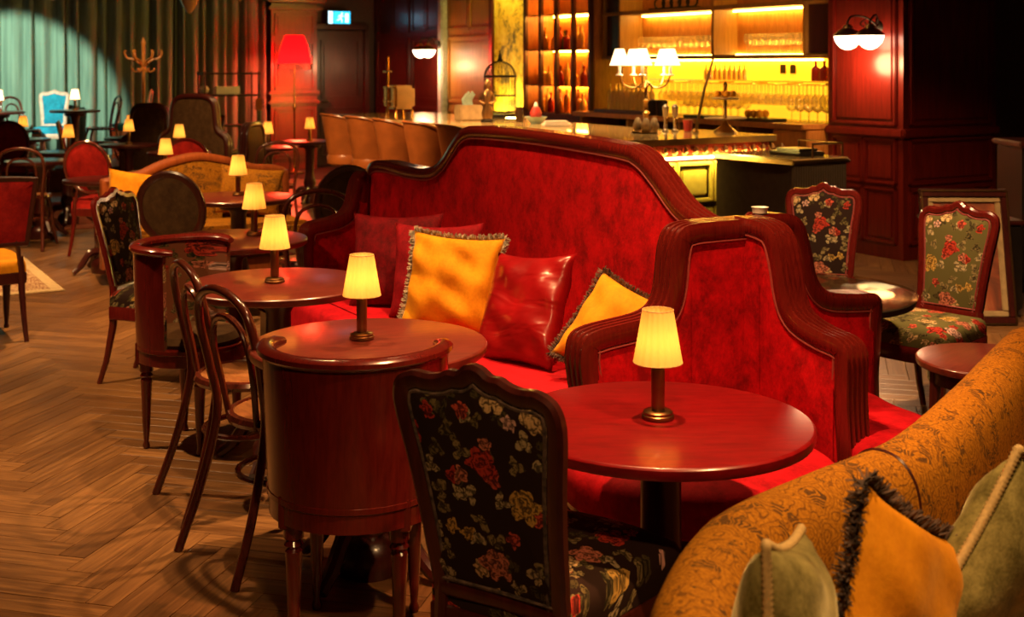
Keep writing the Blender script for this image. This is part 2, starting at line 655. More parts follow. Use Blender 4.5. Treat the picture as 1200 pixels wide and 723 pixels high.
def crom(pts, n=6, closed=False):
    """Catmull-Rom through points of any dimension"""
    pts = [Vector(p) for p in pts]
    m = len(pts)
    out = []
    for i in range(m if closed else m - 1):
        p1, p2 = pts[i], pts[(i + 1) % m]
        p0 = pts[(i - 1) % m] if (closed or i > 0) else p1 * 2 - p2
        p3 = pts[(i + 2) % m] if (closed or i + 2 < m) else p2 * 2 - p1
        for k in range(n):
            t = k / n
            out.append(.5 * (2 * p1 + (p2 - p0) * t + (2 * p0 - 5 * p1 + 4 * p2 - p3) * t * t + (3 * p1 - p0 - 3 * p2 + p3) * t ** 3))
    if not closed:
        out.append(pts[-1].copy())
    return out


def rounded(pts, n=5):
    """open polyline of (x, z, radius): corners rounded off"""
    out = []
    for i, p in enumerate(pts):
        q = Vector(p[:2])
        r = p[2] if len(p) > 2 else 0
        if i in (0, len(pts) - 1) or r <= 0:
            out.append(q)
            continue
        a, b = Vector(pts[i - 1][:2]), Vector(pts[i + 1][:2])
        da, db = (a - q), (b - q)
        ra, rb = min(r, da.length * .49), min(r, db.length * .49)
        A, B = q + da.normalized() * ra, q + db.normalized() * rb
        for k in range(n + 1):
            t = k / n
            out.append((1 - t) ** 2 * A + 2 * t * (1 - t) * q + t * t * B)
    return out


def inset(poly, d, closed=True):
    """offset to the right-hand side of a clockwise outline (inwards)"""
    n = len(poly)
    out = []
    for i in range(n):
        a = poly[(i - 1) % n] if (closed or i > 0) else poly[i]
        b = poly[(i + 1) % n] if (closed or i < n - 1) else poly[i]
        t = (Vector(b) - Vector(a))
        t = t.normalized() if t.length > 1e-9 else Vector((1, 0))
        out.append(Vector(poly[i]) + Vector((t.y, -t.x)) * d)
    return out


def flood(name, mb, mat, parent):
    return mb.build(name, mat, parent)

# ================================================================ the room
A0, A1, B0, B1 = -2.6, 18.85, -3.2, 8.45      # room extent along a and b


def room(name, mb, mat, parent=None, sharp=38):
    """mesh given in room coordinates (b, a, z)"""
    o = mb.build(name, mat, parent, sharp)
    if parent is None:
        o.rotation_euler = (0, 0, RZ)
    return o


floor = struct(room('floor', MB().box(B0 - .2, 10.2, A0 - .2, A1 + .2, -.12, -.012), 'floor_gap'))


def build_planks():
    wd, n = .1, 6
    L = wd * n
    ang = RZ + PI / 2 - PI / 4
    g, t = .0012, .012

    def plank_mesh():
        x0, x1, y0, y1, e = -L / 2 + g, L / 2 - g, -wd / 2 + g, wd / 2 - g, .0010
        vs_ = [(x0, y0, -t), (x1, y0, -t), (x1, y1, -t), (x0, y1, -t), (x0, y0, -e), (x1, y0, -e), (x1, y1, -e), (x0, y1, -e),
               (x0 + e, y0 + e, 0), (x1 - e, y0 + e, 0), (x1 - e, y1 - e, 0), (x0 + e, y1 - e, 0)]
        fs_ = [(0, 1, 5, 4), (1, 2, 6, 5), (2, 3, 7, 6), (3, 0, 4, 7), (4, 5, 9, 8), (5, 6, 10, 9), (6, 7, 11, 10), (7, 4, 8, 11), (8, 9, 10, 11)]
        return vs_, fs_
    pv, pf = plank_mesh()

    def uvs(me):
        lay = me.uv_layers.new(name='UVMap')
        return lay
    spots = []
    for i in range(-220, 320):
        for j in range(-20, 40):
            ox, oy = i * wd + j * 2 * L, i * wd
            for (cx, cy, q) in ((ox + L / 2, oy + wd / 2, 0), (ox + wd / 2, oy + wd + L / 2, 1)):
                x, y = rot2((cx, cy), ang)
                if not (1.2 < y < 17.5 and abs(x) < .6 + .52 * y):
                    continue
                a = x * UX + y * UY
                b = x * VX + y * VY
                if A0 + .2 < a < A1 - .3 and B0 + .2 < b < 8.3:
                    spots.append((x, y, ang + q * PI / 2))
    vis = []
    for s in spots:
        u, v = 600 + F * s[0] / s[1], HY + F * H / s[1]
        if -30 < u < 330 + max(0, (v - 620)) * 1.2 and v < 760:
            vis.append(s)
    vis.sort(key=lambda s: s[1])
    near = set(vis[:300])
    me = bpy.data.meshes.new('plank')
    me.from_pydata(pv, [], pf)
    lay = me.uv_layers.new(name='UVMap')
    for lp in me.loops:
        lay.data[lp.index].uv = pv[lp.vertex_index][:2]
    me.materials.append(M['oak_plank'])
    for s in vis[:300]:
        o = bpy.data.objects.new('plank', me)
        C.objects.link(o)
        o.parent = floor
        o.matrix_parent_inverse = floor.matrix_world.inverted()
        p = AB(0, 0)
        x, y = rot2((s[0], s[1]), -RZ)
        o.matrix_parent_inverse = Matrix.Identity(4)
        o.location = (x, y, random.uniform(-.0006, .0006))
        o.rotation_euler = (0, 0, s[2] - RZ)
    V_, F_, UVs = [], [], []
    for s in spots:
        if s in near:
            continue
        x, y = rot2((s[0], s[1]), -RZ)
        c, sn = math.cos(s[2] - RZ), math.sin(s[2] - RZ)
        o = len(V_)
        for p in pv:
            V_.append((x + p[0] * c - p[1] * sn, y + p[0] * sn + p[1] * c, p[2]))
            UVs.append(p[:2])
        F_ += [tuple(k + o for k in f) for f in pf]
    me = bpy.data.meshes.new('plank_field')
    me.from_pydata(V_, [], F_)
    lay = me.uv_layers.new(name='UVMap')
    flat = []
    for lp in me.loops:
        flat += UVs[lp.vertex_index]
    lay.data.foreach_set('uv', flat)
    me.materials.append(M['oak_plank'])
    o = bpy.data.objects.new('plank_field', me)
    C.objects.link(o)
    o.parent = floor
    o['kind'] = 'stuff'


build_planks()
struct(room('ceiling', MB().box(B0 - .2, 10.2, A0 - .2, A1 + .2, CEIL, CEIL + .1), 'plaster'))
struct(room('wall_left', MB().box(B0 - .2, B0, A0, A1, -.012, CEIL), 'wall_dark'))
struct(room('wall_back', MB().box(B0 - .2, 10.2, A0 - .2, A0, -.012, CEIL), 'wall_dark'))
wall_far = struct(room('wall_far', MB().box(B0 - .2, 10.2, A1, A1 + .2, -.012, CEIL), 'wall_dark'))
wall_right = struct(room('wall_right', MB().box(B1, B1 + .2, 8.05, A1, -.012, CEIL), 'wood_amber'))


def panel_on_b(parent, b, a0, a1, z0, z1, mat, frame=.05, proud=.025):
    """raised panel with a moulded frame on a wall that faces -b"""
    room('panel', MB().rbox(b - proud * .6, b + .01, a0 + frame, a1 - frame, z0 + frame, z1 - frame, .012), mat, parent)
    m = MB()
    for (x0, x1, y0, y1) in ((a0, a1, z0, z0 + frame * .7), (a0, a1, z1 - frame * .7, z1), (a0, a0 + frame * .7, z0, z1), (a1 - frame * .7, a1, z0, z1)):
        m.rbox(b - proud, b + .01, x0, x1, y0, y1, .01)
    room('moulding', m, mat, parent)


def panel_on_a(parent, a, b0, b1, z0, z1, mat, frame=.05, proud=.025):
    room('panel', MB().rbox(b0 + frame, b1 - frame, a - proud * .6, a + .01, z0 + frame, z1 - frame, .012), mat, parent)
    m = MB()
    for (x0, x1, y0, y1) in ((b0, b1, z0, z0 + frame * .7), (b0, b1, z1 - frame * .7, z1), (b0, b0 + frame * .7, z0, z1), (b1 - frame * .7, b1, z0, z1)):
        m.rbox(x0, x1, a - proud, a + .01, y0, y1, .01)
    room('moulding', m, mat, parent)


# --- corner column by the bar (dark red panelling)
CB = 8.03
col = struct(room('wall_column', MB().box(CB, 9.2, 7.19, 8.05, -.012, CEIL), 'wood_panel'))
for z0, z1, parts in ((1.12, 2.9, 1), (.62, 1.02, 2), (.12, .6, 2)):
    for k in range(parts):
        wA = (8.05 - 7.19 - .12) / parts
        panel_on_b(col, CB, 7.25 + k * wA, 7.25 + (k + 1) * wA, z0, z1, 'wood_panel')
    panel_on_a(col, 7.19, CB + .06, 9.14, z0, z1, 'wood_panel')
room('dado_rail', MB().rbox(CB - .05, CB + .02, 7.16, 8.05, 1.03, 1.10, .012), 'wood_panel', col)
room('dado_rail', MB().rbox(CB - .04, 9.2, 7.14, 7.2, 1.03, 1.10, .012), 'wood_panel', col)
struct(room('wall_recess', MB().box(9.2, 11.5, 7.6, 7.8, -.012, CEIL), 'wallpaper_brown'))
struct(room('wall_side', MB().box(11.5, 11.6, -2.6, 7.8, -.012, CEIL), 'wall_dark'))

# --- wall towards the far corner: amber panels, darkened at the corner
room('dark_overlay', MB().box(B1 - .012, B1, 16.34, A1 - .001, 0, CEIL - .001), 'wood_dark', wall_right)  # added dark sheet, keeps the far corner dark against lamp spill
for a0, a1, pm_ in ((14.86, 16.2, 'wood_amber'), (16.4, 17.4, 'wood_dark'), (17.5, 18.7, 'wood_dark')):  # corner panels turned dark together with the sheet
    bb = B1 if pm_ == 'wood_amber' else B1 - .012
    panel_on_b(wall_right, bb, a0, a1, .15, 1.0, pm_, .08)
    panel_on_b(wall_right, bb, a0, a1, 1.08, 2.06, pm_, .08)
    panel_on_b(wall_right, bb, a0, (a0 + a1) / 2, 2.14, 3.0, pm_, .07)
    panel_on_b(wall_right, bb, (a0 + a1) / 2, a1, 2.14, 3.0, pm_, .07)
pil = struct(room('trim_1', MB().rbox(B1 - .12, B1, 16.2, 16.34, 0, CEIL, .02), 'pale_paint'))

# --- red pillar, door and the dark far corner
pillar = struct(room('wall_pillar', MB().box(6.5, 7.26, 18.45, 18.85, -.012, CEIL), 'wood_panel'))
for z0, z1 in ((.15, .95), (1.25, 2.0), (2.1, 2.45)):
    panel_on_a(pillar, 18.45, 6.55, 7.21, z0, z1, 'wood_panel')
for z, d in ((1.02, .05), (1.17, .05), (2.5, .10), (2.62, .16)):
    room('cornice', MB().rbox(6.48 - d * .5, 7.28 + d * .5, 18.45 - d, 18.5, z, z + .06, .015), 'wood_panel', pillar)
door = struct(room('door_1', MB().rbox(7.36, 8.2, 18.76, 18.84, 0, 2.2, .01), 'wood_dark'))
for z0, z1 in ((.15, .95), (1.1, 2.05)):
    panel_on_a(door, 18.76, 7.44, 8.12, z0, z1, 'wood_dark')
room('door_handle', MB().tube([(7.45, 18.70, 1.05), (7.57, 18.70, 1.05)], .012), 'steel', door)
fr = struct(room('trim_2', MB().rbox(7.28, 7.36, 18.7, 18.85, 0, 2.3).rbox(8.2, 8.28, 18.7, 18.85, 0, 2.3).rbox(7.28, 8.28, 18.7, 18.85, 2.22, 2.3), 'wood_dark'))

# --- stage
stage = struct(room('floor_stage', MB().rbox(B0, 5.0, 16.6, 18.8, 0, .30, .02), 'wood_dark'))


def curtain(b0, b1, a, label, folds):
    def fn(s, t):
        z = .31 + (CEIL - .36) * t if b0 < 4 else .02 + (CEIL - .07) * t
        x = b0 + (b1 - b0) * s
        ph = s * folds * 2 * PI
        amp = .055 * (1.15 - .35 * t) * (1 + .35 * math.sin(s * 37 + b0))
        y = a + amp * math.sin(ph + .4 * math.sin(ph * .31)) + .03 * math.sin(ph * .37 + 1)
        return (x + .02 * math.sin(ph * .5 + t), y, z)
    m = MB().grid(fn, int(folds * 10), 7)
    o = m.build('curtain', 'curtain_green', None, 80)
    o.rotation_euler = (0, 0, RZ)
    sol = o.modifiers.new('thickness', 'SOLIDIFY')
    sol.thickness = .012
    return tag(o, label, 'curtain')


curtain(0.2, 3.45, 18.62, 'pale green pleated stage curtain lit by the spotlight behind the blue chair', 15)
curtain(3.45, 5.0, 18.6, 'dark green pleated curtain hanging behind the wooden coat stand', 8)
curtain(5.02, 6.45, 18.55, 'dark green pleated curtain hanging beside the red lit pillar', 9)


# --- exit sign
o = thing('exit_sign', 'glowing blue exit sign with white running figure above the dark door', 'sign', AB(18.66, 7.72, 2.30), RZ)
MB().rbox(-.20, .20, -.02, .04, -.01, .23, .01).build('housing', 'iron_dark', o)
MB().box(-.10, .19, -.028, -.021, .01, .21).build('panel', 'exit_cyan', o)
MB().box(-.19, -.115, -.028, -.021, .01, .21).build('side_panel', 'exit_white', o)
m = MB()
m.tube([(.03, -.034, .175), (.05, -.034, .175)], .018, 8)
m.tube([(.035, -.034, .15), (.015, -.034, .10)], .013, 6)
m.tube([(.015, -.034, .10), (.045, -.034, .07), (.035, -.034, .03)], .010, 6)
m.tube([(.015, -.034, .10), (-.015, -.034, .07), (-.045, -.034, .07)], .010, 6)
m.tube([(.03, -.034, .15), (.06, -.034, .125), (.08, -.034, .14)], .008, 6)
m.tube([(.03, -.034, .15), (-.01, -.034, .14), (-.02, -.034, .11)], .008, 6)
m.build('running_figure', 'exit_white', o)
MB().box(.10, .16, -.031, -.028, .03, .18).build('doorway', 'exit_white', o)

# --- rugs
rug = thing('rug', 'patterned beige rug with a pale border beside the herringbone aisle', 'rug', PX(76, 341, 0), RZ)
MB().rbox(-2.9, -.05, .05, 1.9, .0005, .010, .004).build('field', 'rug_persian', rug)
m = MB()
m.rbox(-2.95, 0, 0, .09, .0005, .012, .004).rbox(-.09, 0, .09, 1.95, .0005, .012, .004)
m.rbox(-2.95, -.09, 1.87, 1.95, .0005, .012, .004)
m.build('border', 'rug_border', rug)
p = PX(88, 269, 0)
rug2 = MB().rbox(-4.0, 1.2, 0, 2.6, .0005, .010, .004).build('rug', 'rug_red', None, loc=p, rz=RZ)
tag(rug2, 'rust red rug under the far tables before the stage', 'rug')


# ================================================================ ceiling lamps
def spotlight(loc, target, watts, cone, col):
    o = thing('ceiling_spotlight', 'small black unseen ceiling spotlight lighting the room', 'spotlight', (loc[0], loc[1], CEIL), 0, 'ceiling spotlights')
    d = (Vector(target) - Vector((loc[0], loc[1], CEIL - .16))).normalized()
    MB().lathe([(.05, -.001), (.05, -.02)], 14).build('rose', 'black_lacquer', o)
    MB().tube([(0, 0, -.02), (0, 0, -.10)], .01, 6).build('stem', 'black_lacquer', o)
    q = Vector((0, 0, -.13))
    m = MB().tube([q - d * .06, q - d * .055, q + d * .05, q + d * .052], [.01, .04, .045, .045], 14, cap=False)
    m.build('can', 'black_lacquer', o)
    ld = bpy.data.lights.new('spot_beam', 'SPOT')
    ld.energy = watts
    ld.color = col
    ld.spot_size = math.radians(cone)
    ld.spot_blend = .7 if col[0] > .9 else .3
    ld.shadow_soft_size = .035
    lo = bpy.data.objects.new('spot_beam', ld)
    C.objects.link(lo)
    lo.parent = o
    lo.location = q + d * .07
    lo.rotation_euler = d.to_track_quat('-Z', 'Y').to_euler()
    return o


for s in SPOTS:
    spotlight(*s)
o = spotlight((-6.3, 12.2), (-7.15, 17.6, .9), 1500, 30, (.72, 1.0, .76))
o['label'] = 'small black ceiling spotlight with a green beam aimed at the stage curtain'


# ================================================================ bar
BAR_A, BAR_B, BZ = 7.10, 5.17, 1.10
bar = thing('bar_counter', 'long L-shaped bar counter with polished stone top and panelled front', 'bar counter', AB(0, 0), RZ)
m = MB().rbox(BAR_B + .06, BAR_B + 1.05, BAR_A + .08, 12.6, .08, BZ - .13, .01)
m.rbox(BAR_B + .06, 6.5, BAR_A + .08, BAR_A + .85, .08, BZ - .13, .01)
m.build('body', 'wood_dark', bar)
MB().rbox(BAR_B + .12, BAR_B + 1.0, BAR_A + .13, 12.55, .0, .085).rbox(BAR_B + .12, 6.45, BAR_A + .13, BAR_A + .8, .0, .085).build('plinth', 'black_lacquer', bar)
# top as one L-shaped slab with rounded corner
L = [(BAR_B, 12.65), (BAR_B, BAR_A + .12), (BAR_B + .02, BAR_A + .05), (BAR_B + .06, BAR_A + .015), (BAR_B + .14, BAR_A), (6.48, BAR_A), (6.56, BAR_A + .02),
     (6.59, BAR_A + .08), (6.59, BAR_A + .90), (6.56, BAR_A + .96), (BAR_B + 1.15, BAR_A + .96), (BAR_B + 1.15, 12.65)]
MB().prism(L, BZ - .045, BZ).build('counter_top', 'marble_gold', bar)
L2 = [(p[0] + (.03 if p[0] < 5.4 else -.03), p[1] + (.03 if p[1] < 7.6 else -.03)) for p in L]
MB().prism(L2, BZ - .135, BZ - .0455).build('frieze', 'wood_red', bar)
# carved motifs under the top on the near return and on the long front
def motif():
    m = MB()
    m.tube([(0, -.004, .0), (0, -.022, .03), (0, -.012, .062)], [.006, .016, .008], 6)
    m.tube([(-.03, -.002, .05), (-.022, -.014, .02), (0, -.01, .002), (.022, -.014, .02), (.03, -.002, .05)], .006, 5)
    return m
first = None
for k in range(15):
    b = BAR_B + .12 + k * .094
    if first is None:
        first = room('carved_leaf', motif(), 'brass_dark', bar)
        o = first
    else:
        o = first.copy()
        C.objects.link(o)
        o.parent = bar
    o.location = (b, BAR_A + .028, BZ - .125)
# lit panels on the return and the long front
for z0, z1 in ((.62, .92), (.16, .58)):
    for k in range(4):
        b = BAR_B + .10 + k * .345
        room('panel', MB().rbox(b + .05, b + .295, BAR_A + .055, BAR_A + .085, z0 + .05, z1 - .05, .014), 'green_panel', bar)
        fm = MB()
        for (x0, x1, y0, y1) in ((b, b + .345, z0, z0 + .03), (b, b + .345, z1 - .03, z1), (b, b + .03, z0, z1), (b + .315, b + .345, z0, z1)):
            fm.rbox(x0, x1, BAR_A + .045, BAR_A + .085, y0, y1, .008)
        room('panel_frame', fm, 'green_panel', bar)
room('light_strip', MB().box(BAR_B + .1, 6.45, BAR_A + .012, BAR_A + .024, BZ - .150, BZ - .138), 'led_mural', bar)
for k in range(7):
    a = 7.3 + k * .74
    room('panel', MB().rbox(BAR_B + .04, BAR_B + .065, a + .06, a + .68, .2, .86, .012), 'wood_panel', bar)
room('foot_rail', MB().tube([(BAR_B - .12, 7.3, .2), (BAR_B - .12, 12.5, .2)], .025, 8), 'brass', bar)
m = MB()
for k in range(6):
    m.tube([(BAR_B + .07, 7.4 + k, .2), (BAR_B - .12, 7.4 + k, .2)], .015, 6)
room('rail_bracket', m, 'brass', bar)

# --- bar stools
stool = thing('bar_stool', 'tan leather tub bar stool with brass column at the long bar', 'stool', (0, 0, 0), 0, 'bar stools along the counter')


def tub(s, t, out):
    a = PI * 1.5 + (s - .5) * PI * 1.15
    hgt = .74 + .42 * t * (1 - .35 * abs(2 * s - 1) ** 3)
    r = .145 + .075 * t + (.026 if out else 0)
    return (r * math.cos(a), r * math.sin(a) + .05, hgt)
m = MB().grid(lambda s, t: tub(s, t, True), 17, 5)
m.grid(lambda s, t: tub(s, t, False), 17, 5)
m.grid(lambda s, t: tub(s, 1, t > .5), 17, 2)
m.grid(lambda s, t: tub(t > .5 and 1 or 0, s, False) if False else tub(0, t, s > .5), 2, 5)
m.grid(lambda s, t: tub(1, t, s > .5), 2, 5)
m.build('backrest', 'leather_tan', stool)
MB().tube([tub(s / 16, 1.0, True) for s in range(17)], .012, 6).build('piping', 'leather_tan', stool)
MB().lathe([(.15, .66), (.18, .68), (.19, .74), (.17, .78), (.08, .795)], 20, (0, .05, 0)).build('seat', 'leather_tan', stool)
MB().lathe([(.22, 0), (.21, .015), (.06, .035), (.033, .06), (.028, .30), (.04, .31), (.04, .335), (.028, .34), (.028, .66), (.09, .665)], 16, (0, .05, 0)).build('column', 'brass', stool)
MB().tube([(.17 * math.cos(i * PI / 10), .05 + .17 * math.sin(i * PI / 10), .32) for i in range(20)], .011, 6, True).tube([(-.17, .05, .32), (.17, .05, .32)], .009, 6).build('foot_ring', 'brass', stool)
stool.location = AB(11.2, 4.66)
stool.rotation_euler = (0, 0, RZ - PI / 2)
for k in range(1, 5):
    dup(stool, AB(11.2 - .62 * k, 4.66), RZ - PI / 2 + (.1, -.06, .05, -.08)[k - 1])

# --- waiter station
st = thing('waiter_station', 'dark ribbed waiter station with brass edged top in front of the bar end', 'cabinet', AB(0, 0), RZ)
SA0, SA1, SB0, SB1, SZ = 6.2, 7.0, 5.86, 6.36, 1.0
poly = []
def edge(p, q, n):
    for k in range(n):
        t = k / n
        poly.append((p[0] + (q[0] - p[0]) * t, p[1] + (q[1] - p[1]) * t))
cs = [(SB0, SA1), (SB0, SA0), (SB1, SA0), (SB1, SA1)]
for i, n in enumerate((72, 44, 72, 1)):
    p, q = Vector(cs[i]), Vector(cs[(i + 1) % 4])
    d = (q - p).normalized()
    nr = Vector((d.y, -d.x))
    for k in range(n):
        t = p + (q - p) * k / n + nr * (.007 if k % 2 else -.003)
        poly.append((t.x, t.y))
MB().prism(poly, .06, SZ - .04).build('ribbed_body', 'ribbed_dark', st, 20)
MB().rbox(SB0 + .03, SB1 - .03, SA0 + .03, SA1 - .03, 0, .06).build('plinth', 'black_lacquer', st)
MB().rbox(SB0 - .025, SB1 + .025, SA0 - .025, SA1 + .02, SZ - .04, SZ - .012, .01).build('edge_trim', 'brass_dark', st)
MB().rbox(SB0 - .01, SB1 + .01, SA0 - .01, SA1, SZ - .012, SZ, .004).build('top', 'marble_gold', st)
m = MB()
for (b, a) in ((SB1 - .02, SA0 + .02), (SB1 - .02, SA0 + .45), (SB0 + .2, SA0 + .02)):
    m.tube([(b, a, SZ), (b, a, SZ + .10)], .007, 6)
m.tube([(SB0 + .2, SA0 + .02, SZ + .095), (SB1 - .02, SA0 + .02, SZ + .095), (SB1 - .02, SA0 + .45, SZ + .095)], .007, 6)
m.build('gallery_rail', 'brass_dark', st)
o = MB().rbox(-.12, .12, -.16, .16, 0, .03, .008).rbox(-.09, .09, -.12, .12, .03, .05, .006).build('tray', 'black_lacquer', None, loc=AB(6.5, 6.18, SZ), rz=RZ)
tag(o, 'black serving tray lying on the ribbed waiter station', 'tray')

# ================================================================ back bar
base = thing('back_bar_cabinet', 'dark back bar base cabinet with open shelves and timber worktop', 'cabinet', AB(0, 0), RZ)
KA0, KA1 = 8.05, 11.7
WZ = 1.11
MB().rbox(7.72, B1, KA0, KA1 + .05, WZ - .05, WZ, .008).build('worktop', 'wood_gold', base)
MB().box(8.3, B1 - .005, KA0, KA1, .05, WZ - .05).build('back_board', 'wood_dark', base)
for k in range(5):
    a = KA0 + .02 + k * (KA1 - KA0 - .08) / 4
    room('upright', MB().rbox(7.78, 8.31, a, a + .045, 0, WZ - .05, .006), 'wood_amber', base)
for z in (.08, .55):
    room('shelf', MB().rbox(7.8, 8.3, KA0, KA1, z, z + .03, .005), 'wood_dark', base)
MB().rbox(7.78, 8.3, KA0 - .0, KA0 + .45, .0, WZ - .055, .01).build('end_panel', 'wood_gold', base)

up = thing('back_bar_shelving', 'tall amber lit back bar shelving with timber bays and glowing splashback', 'shelving', AB(0, 0), RZ)
MB().box(8.40, B1 - .002, KA0 + .0, KA1, WZ, 1.70).build('splashback', 'backlit_onyx', up)
MB().box(8.42, B1 - .002, KA0 + .3, KA1, 1.74, 3.1).build('back_board', 'wood_gold', up)
for z, d in ((1.70, .36), (2.20, .36), (2.75, .36)):
    room('shelf', MB().rbox(8.45 - d, 8.44, KA0, KA1, z, z + .04, .006), 'wood_amber', up)
for a in (KA0 + .02, KA0 + .36, 9.72, KA1 - .35, KA1 - .045):
    room('upright', MB().rbox(8.10, 8.44, a, a + .04, 1.74, 3.1, .006), 'wood_amber', up)
room('upright', MB().rbox(8.10, 8.44, KA1 - .4, KA1 - .36, WZ, 1.7, .006), 'wood_amber', up)
for z in (1.695, 2.195, 2.745):
    room('light_strip', MB().box(8.36, 8.39, KA0 + .42, KA1 - .42, z - .012, z), 'led_strip', up)
room('light_strip', MB().box(8.398, 8.418, KA0 + .42, KA1 - .42, 1.742, 1.75), 'led_strip', up)
room('end_bay', MB().rbox(8.14, 8.44, KA0 + .06, KA0 + .36, 1.75, 3.0, .006), 'wood_dark', up)
room('end_bay', MB().rbox(8.14, 8.44, KA1 - .31, KA1 - .045, 1.75, 3.0, .006), 'wood_dark', up)
gs = thing('glass_shelf', 'thin glass shelf across the glowing splashback holding bottles', 'shelf', AB(0, 0), RZ)
MB().box(8.18, 8.40, KA0 + .1, 10.9, 1.475, 1.487).build('pane', 'glass_clear', gs)
for k in range(6):
    a = KA0 + .2 + k * .5
    MB().tube([(8.398, a, 1.465), (8.2, a, 1.465)], .007, 6).build('bracket', 'brass', gs)
for k in range(9):
    MB().tube([(8.398, KA0 + .15 + k * .32, 1.455), (8.12, KA0 + .15 + k * .32, 1.455)], .004, 5).build('stem_rail', 'brass', gs)


# --- glasses and bottles (shared meshes)
def lathe_thing(name, prof, mat, n=12, cap=True):
    me = MB().lathe(prof, n, cap=cap).build(name, mat, None)
    return me


wine = [(.034, 0), (.034, .004), (.006, .010), (.005, .085), (.028, .11), (.038, .14), (.036, .175), (.030, .20)]
hang = [(r, -z) for r, z in wine]
tumb = [(.030, 0), (.034, .004), (.036, .09), (.038, .11)]
coupe = [(.036, 0), (.036, .004), (.006, .010), (.005, .09), (.03, .10), (.048, .12), (.052, .145)]
stemmed = []


def place_many(prof, mat, places, name, label, cat, group, n=10, cap=False):
    src = None
    for p in places:
        if src is None:
            src = MB().lathe(prof, n, cap=cap).build(name, mat, None)
            o = src
        else:
            o = src.copy()
            C.objects.link(o)
        o.location = p
        o.rotation_euler = (0, 0, random.uniform(0, 3))
        tag(o, label, cat, group)


pl = []
for r in range(3):
    for k in range(25):
        pl.append(AB(8.16 + k * .105 + r * .03, 8.18 + r * .085, 1.452))
place_many(hang, 'glass_clear', pl, 'wine_glass', 'clear wine glass hanging upside down below the glass shelf', 'glass', 'wine glasses hanging at the back bar')
pl = []
for r in range(3):
    for k in range(9):
        pl.append(AB(8.5 + k * .095 + r * .04, 8.15 + r * .09, 1.745))
    for k in range(14):
        pl.append(AB(9.82 + k * .092, 8.15 + r * .09, 1.745))
place_many(wine, 'glass_clear', pl, 'wine_glass', 'clear wine glass standing in rows on the upper bar shelf', 'glass', 'wine glasses on the upper bar shelf')
pl = [AB(8.14 + k * .112, 8.10 + r * .112, WZ + .001) for r in range(2) for k in range(5)]
pl += [AB(9.35 + k * .112, 8.10 + r * .112, WZ + .001) for r in range(2) for k in range(9)]
place_many(coupe, 'glass_clear', pl, 'cocktail_glass', 'clear cocktail glass standing on the back bar worktop', 'glass', 'cocktail glasses on the worktop')

bot = [(.034, 0), (.036, .008), (.036, .17), (.030, .195), (.013, .215), (.012, .27), (.014, .272), (.014, .285)]
flask = [(.045, 0), (.048, .01), (.046, .12), (.03, .155), (.014, .17), (.013, .205), (.018, .207), (.018, .235)]
sq = [(.04, 0), (.042, .01), (.042, .15), (.02, .17), (.013, .18), (.013, .22), (.016, .222), (.016, .24)]
small = [(.024, 0), (.025, .005), (.025, .09), (.011, .115), (.010, .155), (.003, .158), (.003, .185)]
DES = {'bottle_amber': 'amber', 'bottle_green': 'green', 'bottle_gold': 'golden', 'bottle_dark': 'dark', 'bottle_red': 'red'}
place_many(small, 'bottle_gold', [AB(10.05 - k * .075, 8.28, 1.488) for k in range(9)], 'bitters_bottle', 'small golden dasher bottle in a row on the glass shelf', 'bottle', 'dasher bottles on the glass shelf', 8, True)
place_many([(r_, z_ * .8) for r_, z_ in sq], 'bottle_red', [AB(8.25 + k * .11, 8.29, 1.488) for k in range(3)], 'liqueur_bottle', 'reddish liqueur bottle standing at the end of the glass shelf', 'bottle', 'liqueur bottles on the glass shelf', 10, True)
place_many(bot, 'bottle_gold', [AB(11.25 - k * .082 + .03 * (r % 2), 7.9 + r * .10, WZ + .0375) for r in range(2) for k in range(9)], 'mixer_bottle', 'golden mixer bottle in a tight row on the worktop tray', 'bottle', 'mixer bottles on the worktop', 10, True)
o = MB().rbox(-.14, .14, -.48, .48, 0, .036, .01).build('bar_tray', 'wood_dark', None, loc=AB(10.95, 7.93, WZ + .001), rz=RZ)
tag(o, 'long dark wooden tray under the golden mixer bottles', 'tray')
o = MB().rbox(-.13, .13, -.62, .62, 0, .03, .01).build('bar_tray', 'black_lacquer', None, loc=AB(9.15, 7.87, WZ + .001), rz=RZ)
tag(o, 'long black tray with oranges on the back bar worktop', 'tray')
for k in range(5):
    o = MB().lathe([(.008, 0), (.03, .012), (.038, .038), (.03, .064), (.008, .075)], 10).build('orange', 'velvet_mustard', None, loc=AB(8.75 + (k % 3) * .08, 7.85 + (k // 3) * .07, WZ + .032))
    tag(o, 'orange lying on the long black bar tray', 'fruit', 'oranges on the bar tray')
for k, a in enumerate((10.37, 10.21)):
    o = thing('steel_container', 'dark round steel container on the back bar worktop', 'container', AB(a, 7.82, WZ + .001), 0, 'steel containers on the worktop')
    MB().lathe([(.05, 0), (.052, .005), (.065, .16), (.068, .162)], 14, cap=False).lathe([(.05, .002), (.06, .15)], 14).build('body', 'iron_dark', o)
    MB().tube([(.066 * math.cos(i * PI / 8), .066 * math.sin(i * PI / 8), .162) for i in range(16)], .004, 5, True).build('rim', 'steel', o)

# wall sockets on the splashback
for a in (9.02, 8.88):
    o = MB().rbox(-.006, .006, -.04, .04, -.045, .045, .004).build('wall_socket', 'brass_dark', None, loc=AB(a, 8.392, 1.60), rz=RZ)
    tag(o, 'small brass wall socket on the glowing splashback', 'socket', 'splashback sockets')

